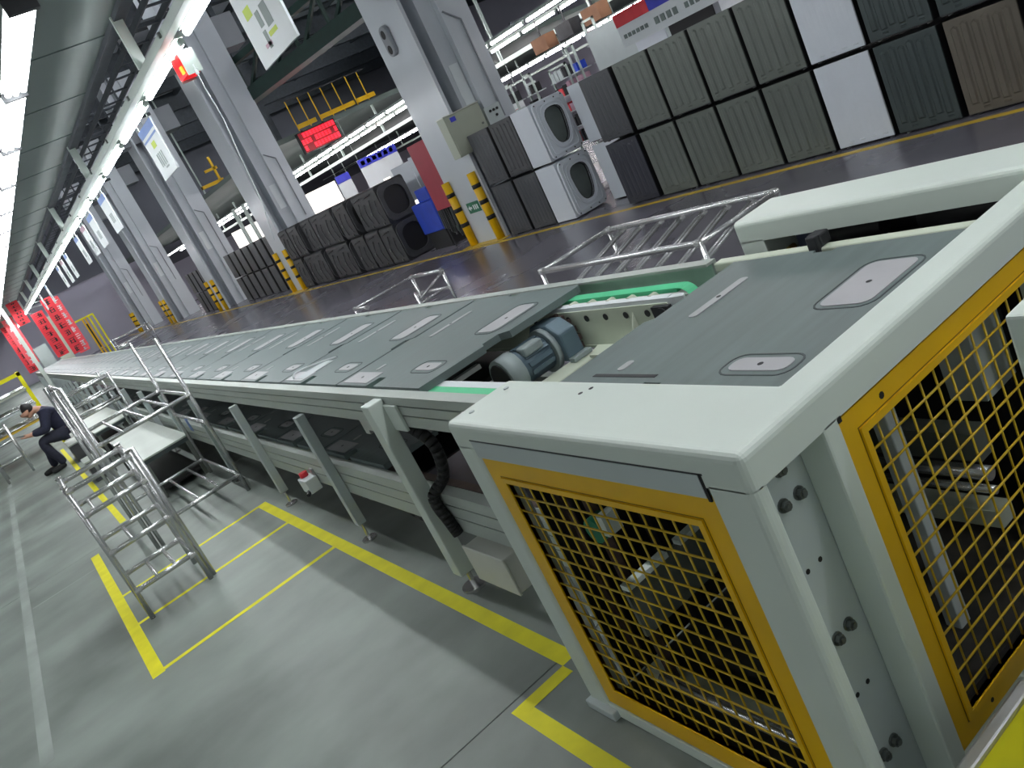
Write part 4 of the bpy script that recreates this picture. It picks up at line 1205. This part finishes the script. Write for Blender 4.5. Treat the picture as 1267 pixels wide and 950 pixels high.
# red beacon
be = thing('call_beacon', 'red call beacon hanging from the lamp trunk with a white pull cord', 'beacon', (1.85, 5.62, 2.8))
build('housing', MB().prism(rrect(5.53, 5.72, 2.765, 2.895, .02), 1.80, 1.90, 'x'), M_LANTERN, be)
build('bulb', MB().box(1.79, 1.80, 5.56, 5.60, 2.78, 2.825), M_LANTERNO, be)
build('bracket', MB().box(1.766, 1.80, 5.60, 5.63, 2.88, 2.95).box(1.80, 1.90, 5.72, 5.727, 2.755, 2.90).box(1.80, 1.90, 5.523, 5.53, 2.755, 2.90), M_HANG, be)
cd = [(1.85, 5.50, 2.80), (1.85, 5.52, 2.66), (1.87, 5.56, 2.45), (1.86, 5.60, 2.2), (1.87, 5.68, 1.95), (1.86, 5.74, 1.8), (1.87, 5.86, 1.66)]
build('pull_cord', MB().path(cd, .0035, 6, 3), M_SIGN, be)
build('cord_knob', MB().tube((1.85, 5.50, 2.77), (1.85, 5.51, 2.74), .012, 8), M_SIGN, be)

# ------------------------------------------------------------------ far end of the hall
for i, (x, y, wd, z0, z1) in enumerate(((1.8, 25.5, .28, 1.15, 2.75), (2.2, 28.5, .30, 1.15, 2.8), (1.25, 30, .34, 2.5, 3.25), (2.4, 31.5, .34, .95, 2.8), (1.9, 34, .4, 1.1, 2.8), (1.2, 40, .42, 1.2, 3.25), (1.2, 47, .42, .8, 3.25))):
    t = thing('red_banner', 'red vertical banner hanging at the far end of the conveyor, %s nearest' % ORD[i], 'banner', (x, y, z0), 'red banners at the far end')
    build('cloth', MB().box(x, x + wd, y, y + .02, z0, z1), M_REDB if i % 2 else M_RED, t)
    mb = MB()
    for k in range(7):
        zc = z0 + (z1 - z0) * (k + .15) / 7
        hh = (z1 - z0) / 7 * .7
        for q in range(3):
            a_, b_ = random.uniform(.2, .4), random.uniform(.6, .85)
            zz = zc + hh * (.1 + .38 * q)
            mb.box(x + wd * a_, x + wd * b_, y - .006, y, zz, zz + hh * .11)
        for q in range(2):
            a_ = random.uniform(.28, .7)
            mb.box(x + wd * a_, x + wd * (a_ + .09), y - .006, y, zc + hh * random.uniform(0, .2), zc + hh * random.uniform(.7, 1))
    tag(build('printed_text', mb, M_SIGN if i % 2 else M_BLACK, t), kind='stuff')
    build('cord', MB().tube((x + wd / 2, y + .01, z1), (x + wd / 2, y + .01, 3.34), .012, 6) if x < 1.7 else MB().tube((x + wd * .3, y + .01, z1), (1.75, y + .01, 2.934), .006, 6), M_HANG, t)
sg = thing('safety_gate', 'yellow tubular safety gate at the far end of the hall', 'gate', (3.5, 40, 0))
build('post', MB().box(2.72, 2.80, 40, 40.08, 0, 2.0), M_TAPE, sg)
build('top_bar', MB().box(2.72, 4.3, 40, 40.08, 1.93, 2.0), M_TAPE, sg)
for x in (3.78, 3.9, 4.06, 4.25):
    build('post', MB().box(x, x + .06, 40, 40.08, 0, 1.95), M_YEL if x < 4 else M_TAPE, sg)
build('warning_plate', MB().box(3.84, 3.9, 39.98, 40, .6, 1.7), M_BLACK, sg)
t = thing('pale_cabinet', 'pale green-grey cabinet at the far end left of the yellow gate', 'cabinet', (2.6, 38, 0))
build('body', MB().box(2.2, 2.66, 37.8, 38.4, 0, 2.6), M_CREAM, t)
build('door', MB().box(2.24, 2.62, 37.78, 37.8, .1, 2.5), M_CREAM, t)
t = thing('pale_cabinet', 'squat pale cabinet at the conveyor end below the red banners', 'cabinet', (1.9, 39, 0))
build('body', MB().box(1.55, 2.05, 38.5, 39.2, 0, 1.75), M_WHITE2, t)
build('door', MB().box(1.58, 2.02, 38.48, 38.5, .1, 1.7), M_WHITE2, t)
t = thing('white_post', 'pale square post at the far end left of the conveyor', 'post', (.98, 27, 0))
build('shaft', MB().box(.93, 1.03, 27, 27.1, 0, 3.34), M_WHITE, t)
build('base', MB().box(.88, 1.08, 26.95, 27.15, 0, .05), M_WHITE, t)
t = thing('pipe_cart', 'low silver pipe cart on the floor beside the far yellow gate', 'cart', (4.4, 33, 0))
for z in (.2, .55, .8):
    for y in (32.5, 33.4):
        pipe(t, (3.6, y, z), (4.9, y, z), .02, joint=False)
for x in (3.6, 4.9):
    for y in (32.5, 33.4):
        pipe(t, (x, y, 0), (x, y, .85), .02, 'post', joint=False)
fr_ = thing('yellow_rack', 'yellow-topped roller rack at the left edge behind the seated person', 'rack', (-.2, 18, 0))
for x in (-1.2, .27):
    build('post', MB().box(x, x + .05, 18, 18.05, 0, 1.5), M_TAPE, fr_)
    build('post', MB().box(x, x + .05, 19.4, 19.45, 0, 1.5), M_TAPE, fr_)
build('top_bar', MB().box(-1.2, .32, 18, 18.06, 1.43, 1.5), M_TAPE, fr_)
build('top_bar', MB().box(.26, .32, 18, 19.45, 1.43, 1.5), M_TAPE, fr_)
for k, z in enumerate((.55, .85, 1.15)):
    build('shelf', MB().box(-1.15, .27, 18.05, 19.4, z, z + .03), (M_TAPE2, M_WHITE2, M_GREENBOX)[k], fr_)
    for q in range(5):
        pipe(fr_, (-1.1, 18.1 + q * .28, z + .05), (.25, 18.1 + q * .28, z + .05), .015, 'roller', joint=False)
fs = thing('pipe_stand', 'pale pipe stand on the floor at the left edge before the yellow rack', 'rack', (-.5, 16, 0))
for x in (-.75, -.35):
    for y in (16.2, 16.9):
        pipe(fs, (x, y, 0), (x, y, .85), .02, 'post', joint=False)
for z in (.3, .6, .83):
    pipe(fs, (-.75, 16.2, z), (-.35, 16.2, z), .02, 'rung', joint=False)
    pipe(fs, (-.35, 16.2, z), (-.35, 16.9, z), .02, 'rung', joint=False)
